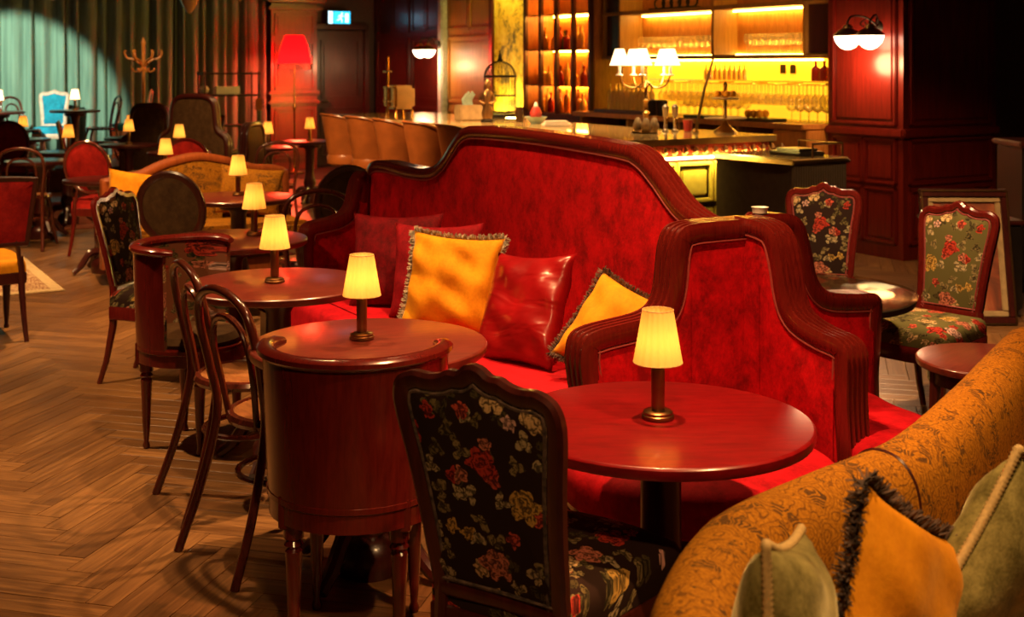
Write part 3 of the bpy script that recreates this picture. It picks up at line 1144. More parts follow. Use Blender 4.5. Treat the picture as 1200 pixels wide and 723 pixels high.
# decorative pieces on the top shelf
o = thing('shelf_ornament', 'dark scrolled metal ornament on the top bar shelf', 'ornament', AB(10.55, 8.25, 2.242), RZ)
m = MB()
for k in range(5):
    x = -.3 + k * .14
    m.tube([(0, x + .09 * math.cos(t * .5), .07 + .06 * math.sin(t * .5)) for t in range(13)], .012, 6, True)
m.build('scroll', 'iron_dark', o)
MB().rbox(-.05, .05, -.4, .4, 0, .02, .005).build('base', 'iron_dark', o)

# --- glazed bottle cabinet
cab = thing('bottle_cabinet', 'tall dark wooden cabinet with lit amber shelves full of bottles', 'cabinet', AB(0, 0), RZ)
GA0, GA1 = 11.76, 13.28
MB().box(8.42, B1 - .002, GA0, GA1, .2, 3.1).build('back_board', 'wood_gold', cab)
MB().rbox(7.96, 8.42, GA0, GA1, 0, WZ - .06, .01).build('base', 'wood_dark', cab)
for z in (WZ - .05, 1.39, 1.825, 2.26, 2.72):
    room('shelf', MB().rbox(8.05, 8.42, GA0 + .03, GA1 - .03, z - .012, z, .004), 'wood_red', cab)
for k in range(5):
    a = GA0 + k * (GA1 - GA0 - .06) / 4
    room('door_stile', MB().rbox(7.98, 8.03, a, a + .06, WZ - .1, 3.1, .008), 'wood_dark', cab)
room('door_rail', MB().rbox(7.975, 8.03, GA0, GA1, WZ - .12, WZ - .06, .008), 'wood_dark', cab)
for s in (GA0, GA1 - .03):
    room('side_panel', MB().rbox(8.03, 8.42, s, s + .03, WZ - .06, 3.1, .006), 'wood_gold', cab)
for z in (1.39, 1.825, 2.26, 2.72):
    room('light_strip', MB().box(8.385, 8.412, GA0 + .08, GA1 - .08, z - .022, z - .0125), 'led_amber', cab)
for k in range(4):
    a0 = GA0 + k * (GA1 - GA0 - .06) / 4 + .06
    a1 = GA0 + (k + 1) * (GA1 - GA0 - .06) / 4
kinds = ['bottle_amber', 'bottle_gold', 'bottle_gold', 'bottle_red', 'bottle_amber', 'bottle_gold', 'bottle_green']
profs = [(bot, 'tall'), (flask, 'round'), (sq, 'square shouldered')]
groups = {}
for zi, z in enumerate((WZ - .05, 1.39, 1.825)):
    for k in range(4):
        a0 = GA0 + k * (GA1 - GA0 - .06) / 4 + .10
        for j in range(3):
            ki = random.choice(kinds)
            pi = random.randrange(3)
            groups.setdefault((ki, pi, zi), []).append(AB(a0 + j * .11, 8.16 + random.uniform(0, .1), z + .001))
SH = ['bottom', 'middle', 'upper']
for (ki, pi, zi), pls in groups.items():
    lab = '%s %s bottle on the %s shelf of the lit cabinet' % (profs[pi][1], DES[ki], SH[zi])
    place_many(profs[pi][0], ki, pls, 'bottle', lab, 'bottle', '%s bottles, %s cabinet shelf' % (DES[ki], SH[zi]), 10, True)

# --- mural panel and its frame
mu = thing('mural_panel', 'tall golden leaf print mural panel on the wall behind the birdcage', 'mural', AB(0, 0), RZ)
MB().box(8.40, B1 - .002, 13.42, 14.74, .9, 3.1).build('print', 'mural_leaf', mu)
m = MB()
for a in (13.32, 14.74):
    m.rbox(8.36, B1 - .001, a, a + .10, .0, 3.15, .01)
m.build('side_frame', 'wood_dark', mu)
room('lower_panel', MB().rbox(8.38, B1 - .002, 13.42, 14.74, 0, .9, .01), 'wood_amber', mu)
room('light_strip', MB().box(8.20, 8.23, 13.45, 14.7, 3.05, 3.06), 'led_mural', mu)  # strip added in front to brighten the print
room('light_strip', MB().box(8.24, 8.27, 13.45, 14.7, .93, .94), 'led_mural', mu)  # second added strip, brightens the print from below

# ================================================================ furniture builders
def turned_leg(x, y, h, r=.02):
    return MB().lathe([(r * .55, 0), (r * .7, .012), (r * .45, .03), (r * .55, .05), (r * .75, h * .3), (r * 1.05, h * .78), (r * .8, h * .80), (r * 1.2, h * .83),
                       (r * .9, h * .86), (r * 1.25, h * .88), (r * 1.25, h)], 12, (x, y, 0))


def arc(cx, cy, rx, ry, a0, a1, n):
    return [(cx + rx * math.cos(math.radians(a0 + (a1 - a0) * i / n)), cy + ry * math.sin(math.radians(a0 + (a1 - a0) * i / n))) for i in range(n + 1)]


def framed(parent, outline, fw, t, place, wood_mat, cloth, bulge=.012, frame_name='back_frame', panel_name='backrest', piping=None):
    """closed clockwise outline in (x, z): a moulded frame round a padded panel; place() maps (x, depth, z)"""
    o = [Vector(p) for p in outline]
    n = len(o)
    sec = [(fw, -t * .7), (fw * .8, -t), (fw * .25, -t * 1.02), (0, -t * .55), (0, t * .55), (fw * .25, t * 1.02), (fw * .8, t), (fw, t * .7)]
    rings = [inset(o, d) for d, _ in sec]
    vs_, fs_ = [], []
    for i in range(n):
        for k, (d, wv) in enumerate(sec):
            vs_.append(place(rings[k][i].x, wv, rings[k][i].y))
    q = len(sec)
    for i in range(n):
        j = (i + 1) % n
        for k in range(q):
            k2 = (k + 1) % q
            fs_.append((i * q + k, i * q + k2, j * q + k2, j * q + k))
    MB().add(vs_, fs_).build(frame_name, wood_mat, parent)
    inn = inset(o, fw * .92)
    cx = sum(p.x for p in inn) / n
    cz = sum(p.y for p in inn) / n
    m = MB()
    for side in (-1, 1):
        vs_, fs_ = [], []
        R = 5
        for k in range(R):
            s = 1 - k / R
            dep = t * .55 + bulge * (1 - s ** 3) + (.004 if k else 0)
            for p in inn:
                vs_.append(place(cx + (p.x - cx) * s, side * dep, cz + (p.y - cz) * s))
        vs_.append(place(cx, side * (t * .55 + bulge + .004), cz))
        for k in range(R - 1):
            for i in range(n):
                j = (i + 1) % n
                fs_.append((k * n + i, k * n + j, (k + 1) * n + j, (k + 1) * n + i))
        for i in range(n):
            fs_.append(((R - 1) * n + i, (R - 1) * n + (i + 1) % n, R * n))
        m.add(vs_, fs_)
    pn = m.build(panel_name, cloth, parent)
    if piping:
        pm = MB()
        pts = inset(o, fw + .006)
        for side in (-1, 1):
            pm.tube([place(p.x, side * t * .72, p.y) for p in pts], .0045, 5, True)
        pm.build('piping', piping, pn)
    return pn


def mirror_outline(half):
    """half outline from bottom centre up the left (x<0) to top centre -> full clockwise outline"""
    left = [Vector(p) for p in half]
    right = [Vector((-p.x, p.y)) for p in reversed(left)]
    out = left + [p for p in right if abs(p.x) > 1e-6]
    return out


CREST = mirror_outline([Vector((0, .47))] + crom([(-.160, .47), (-.168, .52), (-.175, .62), (-.188, .75), (-.202, .85), (-.203, .905), (-.187, .942), (-.150, .960), (-.112, .958),
                                                 (-.085, .963), (-.062, .974), (-.040, .975), (-.02, .990), (0, .996)], 4))
CREST_W = [Vector((p.x * 1.1, p.y if p.y > .5 else p.y - .045)) for p in CREST]
OVAL = [Vector((.225 * math.sin(-PI + 2 * PI * i / 32), .765 + .235 * math.cos(-PI + 2 * PI * i / 32))) for i in range(32)]
SQUARE = mirror_outline([Vector((0, .56))] + crom([(-.19, .56), (-.2, .6), (-.215, .8), (-.225, .955), (-.21, .975), (-.1, .985), (0, .988)], 3))


def seat_poly(wf, wr, d0, d1, n=5):
    pts = [(-wr / 2, d0), (-wf / 2, d1 - .06), (-wf / 2 + .05, d1), (0, d1 + .025), (wf / 2 - .05, d1), (wf / 2, d1 - .06), (wr / 2, d0)]
    return [(p.x, p.y) for p in crom([(*p, 0) for p in pts], n)]


def side_chair(name, label, outline, wm, back_cloth, seat_cloth, legs='cabriole', group=None, post=False, pip=None, fw=.034):
    o = thing(name, label, 'chair', group=group)

    def place(x, dpt, z):
        return (x, -.21 - (z - .45) * .20 + dpt - .25 * (x * x), z)
    framed(o, outline, fw, .017, place, wm, back_cloth, piping=pip)
    poly = seat_poly(.47, .38, -.22, .24)
    MB().dome(poly, [(1, .405), (1.0, .44), (.985, .462), (.93, .482), (.75, .497), (.4, .503)]).build('seat', seat_cloth, o, 60)
    MB().dome(poly, [(.985, .335), (1.01, .34), (1.01, .40), (.99, .406)]).build('seat_rail', wm, o)
    for s in (-1, 1):
        if legs == 'cabriole':
            MB().tube([(s * .195, .185, .40), (s * .205, .20, .34), (s * .208, .205, .27), (s * .197, .197, .14), (s * .19, .19, .05), (s * .2, .205, .012), (s * .2, .21, 0)],
                      [.030, .031, .027, .018, .014, .017, .017], 10).build('leg', wm, o)
        else:
            turned_leg(s * .195, .19, .345, .024).build('leg', wm, o)
        MB().tube([(s * .155, -.222, .50), (s * .162, -.212, .42), (s * .166, -.215, .30), (s * .17, -.25, .12), (s * .172, -.29, 0)], [.018, .021, .020, .016, .014], 8).build('leg', wm, o)
        if post:
            z0 = min(p.y for p in outline)
            MB().tube([place(s * .12, 0, z0 + .05), place(s * .14, 0, z0 - .02), (s * .158, -.212, .44)], .014, 8).build('back_post', wm, o)
    return o


def bentwood(name, label, group=None, seat='wood_seat'):
    o = thing(name, label, 'chair', group=group)
    hoop = crom([(-.205, -.30, 0), (-.185, -.225, .22), (-.168, -.175, .46), (-.185, -.195, .62), (-.195, -.225, .76), (-.150, -.245, .865), (0, -.255, .905),
                 (.150, -.245, .865), (.195, -.225, .76), (.185, -.195, .62), (.168, -.175, .46), (.185, -.225, .22), (.205, -.30, 0)], 6)
    MB().tube(hoop, .0155, 10).build('back_hoop', 'wood_bent', o)
    inner = crom([(-.095, -.165, .45), (-.115, -.185, .58), (-.125, -.208, .70), (-.09, -.222, .785), (0, -.23, .815), (.09, -.222, .785), (.125, -.208, .70), (.115, -.185, .58), (.095, -.165, .45)], 5)
    MB().tube(inner, .0115, 8).build('inner_hoop', 'wood_bent', o)
    MB().lathe([(.175, .445), (.198, .448), (.205, .462), (.198, .477), (.18, .480), (.178, .474)], 28, cap=False).build('seat_rim', 'wood_bent', o)
    MB().lathe([(.178, .452), (.178, .474), (.09, .468)], 28).build('seat', seat, o)
    for s in (-1, 1):
        MB().tube(crom([(s * .135, .13, .45), (s * .15, .155, .36), (s * .165, .18, .2), (s * .195, .215, 0)], 4), [.017] * 12 + [.012], 8).build('leg', 'wood_bent', o)
    MB().tube([(.165 * math.cos(i * PI / 12), .165 * math.sin(i * PI / 12), .27) for i in range(24)], .011, 7, True).build('stretcher_ring', 'wood_bent', o)
    return o


def barrel(name, label, group=None, inside='wood_red', tall=.845, R=.255):
    o = thing(name, label, 'chair', group=group)
    k_ = R / .275

    def shell(s, t, out):
        a = math.radians(270 + (s - .5) * 194)
        r = R * (.94 + .06 * t) + (.012 if out else -.012)
        top = tall - .02
        return (r * math.cos(a), r * math.sin(a), .43 + (top - .43) * t)
    m = MB()
    m.grid(lambda s, t: shell(s, t, True), 30, 4)
    m.build('back_shell', 'wood_red', o)
    m = MB().grid(lambda s, t: shell(s, t, False), 30, 4)
    m.grid(lambda s, t: shell(0, t, s > .5), 2, 4).grid(lambda s, t: shell(1, t, s > .5), 2, 4)
    m.build('inner_lining', inside, o)
    pts = []
    for k in range(34):
        s = -.02 + k / 33 * 1.04
        a = math.radians(270 + (s - .5) * 194)
        r = R + .004
        e = max(0, abs(s - .5) - .44) / .08
        pts.append((r * math.cos(a) * (1 - .10 * e * e), r * math.sin(a) + .01 * e, tall - .012 - .006 * e))
    MB().tube(pts, [.012] + [.0195] * 32 + [.012], 10, flat=1.3).build('arm_rail', 'wood_red', o)
    MB().tube([(p[0] * .995, p[1] * .995, tall - .055) for p in pts[1:-1]], .007, 6).build('bead', 'wood_red', o)
    MB().lathe([(q[0] * k_, q[1]) for q in [(.25, .37), (.268, .375), (.268, .425), (.275, .43), (.275, .445), (.25, .45)]], 32).build('seat_rail', 'wood_red', o)
    MB().lathe([(q[0] * k_, q[1]) for q in [(.245, .448), (.25, .465), (.22, .49), (.10, .50)]], 28).build('seat', 'velvet_brown', o)
    for a in (45, 135, 225, 315):
        x, y = .225 * k_ * math.cos(math.radians(a)), .225 * k_ * math.sin(math.radians(a))
        lg = turned_leg(x, y, .375, .023).build('leg', 'wood_red', o)
        MB().rbox(x * 1.08 - .024, x * 1.08 + .024, y * 1.08 - .024, y * 1.08 + .024, .36, .455, .005).build('leg_block', 'wood_red', lg)
    return o


def round_table(name, label, r=.385, h=.74, group=None, top='wood_top', base='wood_dark', legs=False):
    o = thing(name, label, 'table', group=group)
    MB().lathe([(r - .02, h - .034), (r - .004, h - .03), (r, h - .022), (r, h - .006), (r - .004, h - .001), (r - .008, h)], 56).build('table_top', top, o)
    if legs:
        MB().lathe([(r - .05, h - .09), (r - .045, h - .09), (r - .045, h - .034), (r - .05, h - .034)], 40, cap=False).build('apron', base, o)
        for k in range(4):
            a = PI / 4 + k * PI / 2
            x, y = math.cos(a), math.sin(a)
            MB().tube([(x * (r - .06), y * (r - .06), h - .036), (x * (r - .05), y * (r - .05), h * .5), (x * (r - .02), y * (r - .02), 0)], [.024, .018, .012], 8).build('leg', base, o)
        return o
    MB().lathe([(.13, h - .08), (.14, h - .034)], 20).build('top_plate', base, o)
    MB().lathe([(.05, .10), (.055, .16), (.075, .24), (.06, .30), (.052, .36), (.052, h - .12), (.075, h - .08)], 20).build('pedestal', base, o)
    MB().lathe([(.10, .0), (.105, .03), (.105, .07), (.08, .11), (.05, .125)], 24).build('pedestal_foot', base, o)
    for k in range(4):
        a = PI / 4 + k * PI / 2
        x, y = math.cos(a), math.sin(a)
        MB().tube(crom([(x * .06, y * .06, .17), (x * .13, y * .13, .16), (x * .20, y * .20, .07), (x * .26, y * .26, .022)], 4), [.03] * 5 + [.026] * 4 + [.022] * 4, 8).build('leg', base, o)
    return o


def table_lamp(loc, label, group=None, watts=.17, shade='shade_cloth', s=1.0):
    o = thing('table_lamp', label, 'lamp', loc, random.uniform(0, 3), group)
    MB().lathe([(.036, 0), (.041, .002), (.041, .010), (.038, .012), (.038, .018), (.034, .021), (.017, .023)], 24).build('base', 'brass_dark', o)
    MB().lathe([(.0155, .022), (.017, .03), (.0175, .12), (.0165, .152), (.010, .16)], 16).build('stem', 'brass_dark', o)
    n = 114
    pr = [(.062, .143), (.0605, .150), (.050, .21), (.0395, .272), (.039, .276)]
    m = MB().lathe(pr, n, cap=False, wob=lambda a, k: 1 + .026 * math.sin(a * 19))
    sh = m.build('lamp_shade', shade, o, 80)
    tr = MB()
    for r, z in ((.0625, .143), (.0395, .276)):
        tr.tube([(r * math.cos(i * PI / 16), r * math.sin(i * PI / 16), z) for i in range(32)], .0013, 5, True)
    tr.build('trim', 'rope_gold', sh)
    if watts:
        ld = bpy.data.lights.new('bulb_light', 'POINT')
        ld.energy = watts
        ld.color = (1.0, .46, .12)
        ld.shadow_soft_size = .018
        lo = bpy.data.objects.new('bulb_light', ld)
        C.objects.link(lo)
        lo.parent = o
        lo.location = (0, 0, .195)
    return o


def cushion(name, label, mat, loc, n, lean, roll, size=(.45, .45), thick=.13, trim=None, trim_r=.009, group=None, wr=0.012, seed=0, fluff=0):
    """pillow standing in its local XZ plane, centre at loc, facing n (x, y)"""
    o = thing(name, label, 'cushion', loc, 0, group)
    o.rotation_mode = 'ZXY'
    o.rotation_euler = (-lean, roll, math.atan2(n[0], -n[1]))
    rnd = random.Random(seed)
    ph = [rnd.uniform(0, 6) for _ in range(8)]
    N = 25
    sx, sz = size[0] / 2, size[1] / 2

    def prof(s, t, side):
        x, z = 2 * s - 1, 2 * t - 1
        k = 1 - .10 * (1 - (abs(z) ** 2)) * abs(x) ** 6
        k2 = 1 - .10 * (1 - (abs(x) ** 2)) * abs(z) ** 6
        e = max(0, (1 - abs(x) ** 2.6)) * max(0, (1 - abs(z) ** 2.6))
        y = side * thick / 2 * e ** .52
        wrk = wr * e ** .3 * (math.sin(x * 5 + z * 3 + ph[0]) * math.sin(z * 6 - x * 2 + ph[1]) * .5 + .45 * math.sin((x + z) * 9 + ph[2]) * abs(x * z) ** .5)
        return (x * sx * k, y + wrk * (1 if e > 0 else 0), z * sz * k2)
    m = MB().grid(lambda s, t: prof(s, t, 1), N, N).grid(lambda s, t: prof(s, t, -1), N, N)
    ob = m.build('cover', mat, o, 180)
    bm = bmesh.new()
    bm.from_mesh(ob.data)
    bmesh.ops.remove_doubles(bm, verts=bm.verts[:], dist=.0004)
    bmesh.ops.recalc_face_normals(bm, faces=bm.faces[:])
    for e in bm.edges:
        e.smooth = True
    bm.to_mesh(ob.data)
    bm.free()
    if trim:
        pts = []
        K = 30
        for i in range(K):
            pts.append(prof(i / K, 0, 0))
        for i in range(K):
            pts.append(prof(1, i / K, 0))
        for i in range(K):
            pts.append(prof(1 - i / K, 1, 0))
        for i in range(K):
            pts.append(prof(0, 1 - i / K, 0))
        if fluff:
            # loose fringe: short tufts all round the seam
            m = MB()
            P = len(pts)
            for i in range(P):
                a, b = Vector(pts[i]), Vector(pts[(i + 1) % P])
                d = (b - a).normalized()
                outw = Vector((-d.z, 0, d.x)) * -1
                for q in range(13):
                    p0 = a.lerp(b, rnd.random())
                    aim = (outw * rnd.uniform(.5, 1) + Vector((0, rnd.uniform(-1, 1), 0)) + d * rnd.uniform(-.5, .5)).normalized()
                    m.tube([p0, p0 + aim * fluff * rnd.uniform(.6, 1.1)], [.0030, .0016], 3)
            m.build('fringe', trim, o, 60)
        else:
            rp = []
            P = len(pts)
            for i in range(P):
                a, b = Vector(pts[i]), Vector(pts[(i + 1) % P])
                for q in range(3):
                    rp.append(a.lerp(b, q / 3))
            rs = [trim_r * (1.12 if i % 2 else .82) for i in range(len(rp))]
            m = MB().tube(rp, rs, 7, True)
            m.build('cord_trim', trim, o, 80)
    return o


def sofa_wall(parent, prof, t, fw, place, wood_mat, cloth, ribs=4, bottom=.12, names=('rail', 'panel'), pip='piping_rose'):
    """upright wall: open profile (s, z) running clockwise over the top, moulded ribbed edge, velvet panels"""
    n = len(prof)
    sec = [(fw, -t * .93), (fw * .9, -t), (.012, -t)]
    for k in range(ribs):
        w0 = -t + 2 * t * k / ribs
        w1 = -t + 2 * t * (k + 1) / ribs
        sec += [(.006, w0 + (w1 - w0) * .10), (-.007, w0 + (w1 - w0) * .30), (-.007, w0 + (w1 - w0) * .70), (.006, w0 + (w1 - w0) * .90)]
    sec += [(.012, t), (fw * .9, t), (fw, t * .93)]
    q = len(sec)
    offs = {d: inset(prof, d, False) for d, _ in sec}
    vs_, fs_ = [], []
    for i in range(n):
        for d, wv in sec:
            p = offs[d][i]
            vs_.append(place(p.x, wv, p.y))
    for i in range(n - 1):
        for k in range(q):
            k2 = (k + 1) % q
            fs_.append((i * q + k, i * q + k2, (i + 1) * q + k2, (i + 1) * q + k))
    fs_.append(tuple(range(q)))
    fs_.append(tuple((n - 1) * q + k for k in reversed(range(q))))
    MB().add(vs_, fs_).build(names[0], wood_mat, parent, 50)
    inn = inset(prof, fw * .95, False)
    m = MB()
    for side in (-1, 1):
        # rows from the bottom up to the inset profile: strips between matching points
        cols = [(p.x, p.y) for p in inn]
        vs_, fs_ = [], []
        R = 6
        for (x, z) in cols:
            for k in range(R + 1):
                zz = bottom + (z - bottom) * k / R
                edge = min(1, (z - zz) / .05) if z > bottom else 0
                vs_.append(place(x, side * (t * .80 + .012 * edge), zz))
        for i in range(len(cols) - 1):
            for k in range(R):
                fs_.append((i * (R + 1) + k, (i + 1) * (R + 1) + k, (i + 1) * (R + 1) + k + 1, i * (R + 1) + k + 1))
        m.add(vs_, fs_)
    pn = m.build(names[1], cloth, parent, 70)
    if pip:
        pm = MB()
        pts = inset(prof, fw + .006, False)
        for side in (-1, 1):
            pm.tube([place(p.x, side * t * .92, p.y) for p in pts], .0038, 5)
        pm.build('piping', pip, pn)
    return pn


def floor_lamp_parts():
    pass

# ================================================================ the red velvet sofa group
CA, CBB = 3.37, 2.87                     # where the walls of the sofa group cross
RED = 'velvet_red'
sofa = thing('velvet_sofa', 'long red velvet sofa with high arched wooden back rail', 'sofa', AB(CA, CBB), RZ)
T = .05
# long back, local y = along a, local x = b; runs from the far end over the top to the crossing
prof = [Vector((p[0], p[1])) for p in rounded([(0.02, .12), (0.02, 1.0), (.03, 1.075, .01)], 3)]
top = crom([(.03, 1.075), (.12, 1.09), (.23, 1.135), (.36, 1.235), (.47, 1.300), (.62, 1.325), (1.2, 1.345), (1.70, 1.345), (1.90, 1.325), (2.02, 1.25), (2.14, 1.155), (2.28, 1.105), (2.50, 1.095), (2.80, 1.105), (2.98, 1.09),
            (3.06, 1.03), (3.085, .93)], 5)
prof = [Vector((.02, .12)), Vector((.02, .6)), Vector((.02, 1.0))] + top + [Vector((3.09, .6)), Vector((3.09, .12))]
sofa_wall(sofa, prof, T, .048, lambda s, w_, z: (w_, s, z), 'wood_red', RED, names=('back_rail', 'backrest'))
# far arm
ARM = lambda s0: None
ap = rounded([(0.0, .12), (0.0, 1.0, .05), (.02, 1.05, .05), (.08, 1.0, .07), (.11, .84, .08), (.17, .79, .08), (.36, .765, .05), (.385, .70, .03), (.37, .40, .1), (.385, .12)], 5)
sofa_wall(sofa, ap, .05, .055, lambda s, w_, z: (-.06 - s, 3.03 + w_, z), 'wood_red', RED, names=('arm_rail', 'arm_panel'))
# seat
sp = [(-.06, .02), (-.06, 2.98), (-.66, 2.98), (-.70, 2.90), (-.72, 1.5), (-.70, .10), (-.66, .02)]
MB().dome([(p.x, p.y) for p in crom([(*p, 0) for p in sp], 4, True)], [(1, .34), (1.005, .38), (1.005, .43), (.985, .462), (.9, .478), (.5, .485)]).build('seat', 'velvet_seat', sofa, 60)
MB().rbox(-.69, -.05, .03, 3.0, .16, .335, .012).build('seat_rail', 'wood_red', sofa)
for (x, y) in ((-.64, .14), (-.64, 1.5), (-.64, 2.9), (-.0, .2), (-.0, 1.5), (0, 2.9)):
    MB().lathe([(.02, 0), (.032, .02), (.035, .08), (.026, .12), (.035, .165)], 12, (x, y, 0)).build('leg', 'wood_red', sofa)

# --- armchair facing the near round table: shares the corner with the sofa
ch = thing('velvet_armchair', 'red velvet armchair with stepped fluted wooden back rail behind the lamp table', 'armchair', AB(CA, CBB), RZ)
lw = rounded([(-.70, .12), (-.685, .50, .1), (-.715, .70, .02), (-.705, .775, .04), (-.64, .792, .03), (-.42, .812, .07), (-.365, .86, .08), (-.345, 1.045, .05), (-.315, 1.095, .06), (-.25, 1.105, .03), (.0, 1.105)], 5)
lw = [Vector((p.x, p.y)) for p in lw] + [Vector((.06, 1.105)), Vector((.06, .12))]
sofa_wall(ch, lw, .055, .055, lambda s, w_, z: (s, -.10 + w_, z), 'wood_red', RED, names=('back_rail', 'backrest'))
nw = [Vector((-.03, .12)), Vector((-.03, 1.06)), Vector((-.02, 1.10))]
nw += [Vector((p.x, p.y)) for p in rounded([(.0, 1.11), (.10, 1.108, .05), (.185, 1.085, .08), (.225, .97, .07), (.24, .88, .06), (.275, .815, .08), (.38, .785, .05), (.48, .775, .03), (.515, .745, .03), (.51, .60, .05), (.525, .40, .1), (.56, .12)], 5)]
sofa_wall(ch, nw, .052, .045, lambda s, w_, z: (w_, -.10 - s, z), 'wood_red', RED, ribs=5, names=('arm_rail', 'arm_panel'))


def seat_from_world(parent, pts, nm, zt=.455, mat='velvet_seat'):
    loc = []
    o0 = AB(CA, CBB)
    for (x, y) in pts:
        dx, dy = x - o0.x, y - o0.y
        loc.append((dx * VX + dy * VY, dx * UX + dy * UY, 0))
    c = [(p.x, p.y) for p in crom(loc, 5, True)]
    MB().dome(c, [(.98, .33), (1.0, .345), (1.0, zt - .05), (.985, zt - .018), (.92, zt + .004), (.72, zt + .022), (.35, zt + .028)]).build('seat', mat, parent, 60)
    MB().dome(c, [(.955, .20), (.965, .205), (.965, .23), (.95, .235), (.95, .265), (.965, .27), (.965, .30), (.955, .305), (.955, .33)]).build('seat_rail', 'wood_red', parent, 30)
    MB().dome(c, [(.80, .0), (.80, .20)]).build('plinth', 'wood_dark', parent)


seat_from_world(ch, [(.20, 4.02), (.14, 3.82), (.19, 3.60), (.34, 3.43), (.54, 3.36), (.76, 3.40), (.93, 3.55), (.98, 3.72), (.86, 4.0), (.72, 4.22), (.5, 4.16)], 'seat')
ch2 = thing('velvet_armchair', 'red velvet armchair facing away beside the glass topped table', 'armchair', AB(CA, CBB), RZ)
rw = [Vector((.075, .12)), Vector((.075, 1.04)), Vector((.08, 1.09))]
rw += [Vector((p.x, p.y)) for p in rounded([(.10, 1.105), (.20, 1.105, .05), (.285, 1.08, .07), (.325, .95, .07), (.345, .86, .06), (.40, .80, .08), (.52, .785, .05), (.66, .775, .03), (.685, .745, .03), (.675, .60, .05), (.66, .45, .1), (.69, .12)], 5)]
sofa_wall(ch2, rw, .05, .055, lambda s, w_, z: (s, -.04 + w_, z), 'wood_red', RED, names=('arm_rail', 'arm_panel'))
seat_from_world(ch2, [(1.26, 4.50), (1.34, 4.28), (1.42, 4.08), (1.43, 3.86), (1.33, 3.66), (1.17, 3.60), (1.09, 3.70), (.98, 3.98), (.90, 4.22), (1.0, 4.36)], 'seat')
p = PX(893, 244, 1.105)
o = MB().lathe([(.02, 0), (.026, .004), (.029, .022), (.031, .024), (.026, .020), (.018, .006)], 18, cap=False).lathe([(.019, .001), (.019, .006)], 18).build('tea_light_cup', 'ceramic_white', None, loc=AB(CA - .06, CBB + .1, 1.112))
tag(o, 'small white cup resting on the wooden rail of the red armchair', 'cup')

# --- cushions on the red sofa
cushion('velvet_cushion', 'dark crimson velvet cushion in the far corner of the red sofa', 'velvet_crimson', PX(458, 316, .70) + Vector((0, .25, 0)), (-.25, -.97), .22, .03, (.46, .46), .15, seed=1)
cushion('velvet_cushion', 'rose red velvet cushion tucked behind the mustard fringed cushion', 'velvet_rose', PX(508, 325, .70) + Vector((0, .17, 0)), (-.33, -.94), .26, .05, (.44, .44), .14, seed=2)
cushion('fringed_cushion', 'mustard velvet cushion with pale brown fringe leaning on the red sofa', 'velvet_mustard', PX(530, 331, .70), (-.30, -.95), .30, .14, (.42, .42), .16, 'fringe_pale', seed=3, fluff=.026, wr=.035)
cushion('leather_cushion', 'glossy red leather cushion leaning on the red sofa', 'leather_red', PX(614, 362, .68), (-.74, -.67), .36, .24, (.43, .46), .14, seed=4, wr=.02)
cushion('fringed_cushion', 'mustard cushion with brown fringe squeezed beside the sofa arm', 'velvet_mustard', AB(CA + .30, CBB - .27, .665), (-.62, -.78), .30, .62, (.36, .36), .14, 'fringe_brown', seed=5, fluff=.024, wr=.02)

# ================================================================ gold paisley sofa in front
gold = thing('paisley_sofa', 'gold paisley sofa with thick rolled back holding olive and mustard cushions', 'sofa', (0, 0, 0))
meas = [(.50, 1.05), (.30, 1.32), (.275, 1.58), (.268, 1.80), (.298, 2.0), (.415, 2.28), (.625, 2.50), (.89, 2.756), (1.186, 3.19), (1.41, 3.55), (1.63, 3.90)]
ctrl = []
for i in range(len(meas)):
    a, b = Vector(meas[max(0, i - 1)]), Vector(meas[min(len(meas) - 1, i + 1)])
    d = (b - a).normalized()
    ctrl.append(Vector(meas[i]) - Vector((d.y, -d.x)) * .075)
path = crom([(*p, 0) for p in ctrl], 6)
sec = [(.10, .06), (.07, .30), (.06, .60), (.03, .70), (.0, .78), (.02, .855), (.07, .89), (.135, .885), (.18, .845), (.20, .78), (.205, .66), (.215, .40), (.215, .06)]
sec = [(p.x * .84, p.y) for p in crom([(*s, 0) for s in sec], 3)]


def sweep(path, sec, rise=None):
    vs_, fs_ = [], []
    n, q = len(path), len(sec)
    for i in range(n):
        a = path[max(0, i - 1)]
        b = path[min(n - 1, i + 1)]
        d = (b - a).normalized()
        nr = Vector((d.y, -d.x, 0))          # towards the sitter (right of travel)
        for s, z in sec:
            k = rise(i / (n - 1)) if rise else 1
            vs_.append(path[i] + nr * s + Vector((0, 0, z * k)))
    for i in range(n - 1):
        for k in range(q - 1):
            fs_.append((i * q + k, i * q + k + 1, (i + 1) * q + k + 1, (i + 1) * q + k))
    fs_.append(tuple(range(q)))
    fs_.append(tuple((n - 1) * q + k for k in reversed(range(q))))
    return MB().add(vs_, fs_)


sweep(path, sec, lambda t: .905).build('backrest', 'paisley_gold', gold, 60)
# seam across the roll
i = int(len(path) * .67)
a, b = path[i], path[i + 1]
d = (b - a).normalized()
nr = Vector((d.y, -d.x, 0))
MB().tube([path[i] + nr * s + Vector((0, 0, z * .905 + .001)) for s, z in sec[12:30]], .004, 5).build('seam', 'wood_dark', gold)
inner = [path[k] for k in range(0, len(path), 4)]
seat = []
for k in range(len(path)):
    a = path[max(0, k - 1)]
    b = path[min(len(path) - 1, k + 1)]
    d = (b - a).normalized()
    seat.append(path[k] + Vector((d.y, -d.x, 0)) * .2)
sp = [(p.x, p.y) for p in seat[6::3]] + [(2.25, 3.55), (1.75, 2.6), (1.2, 1.65), (.85, 1.12)]
MB().prism(sp, .10, .30).build('seat_base', 'paisley_gold', gold)
MB().dome(sp, [(1, .305), (1.005, .34), (1.0, .42), (.97, .445), (.8, .46)]).build('seat_cushion', 'paisley_gold', gold, 60)
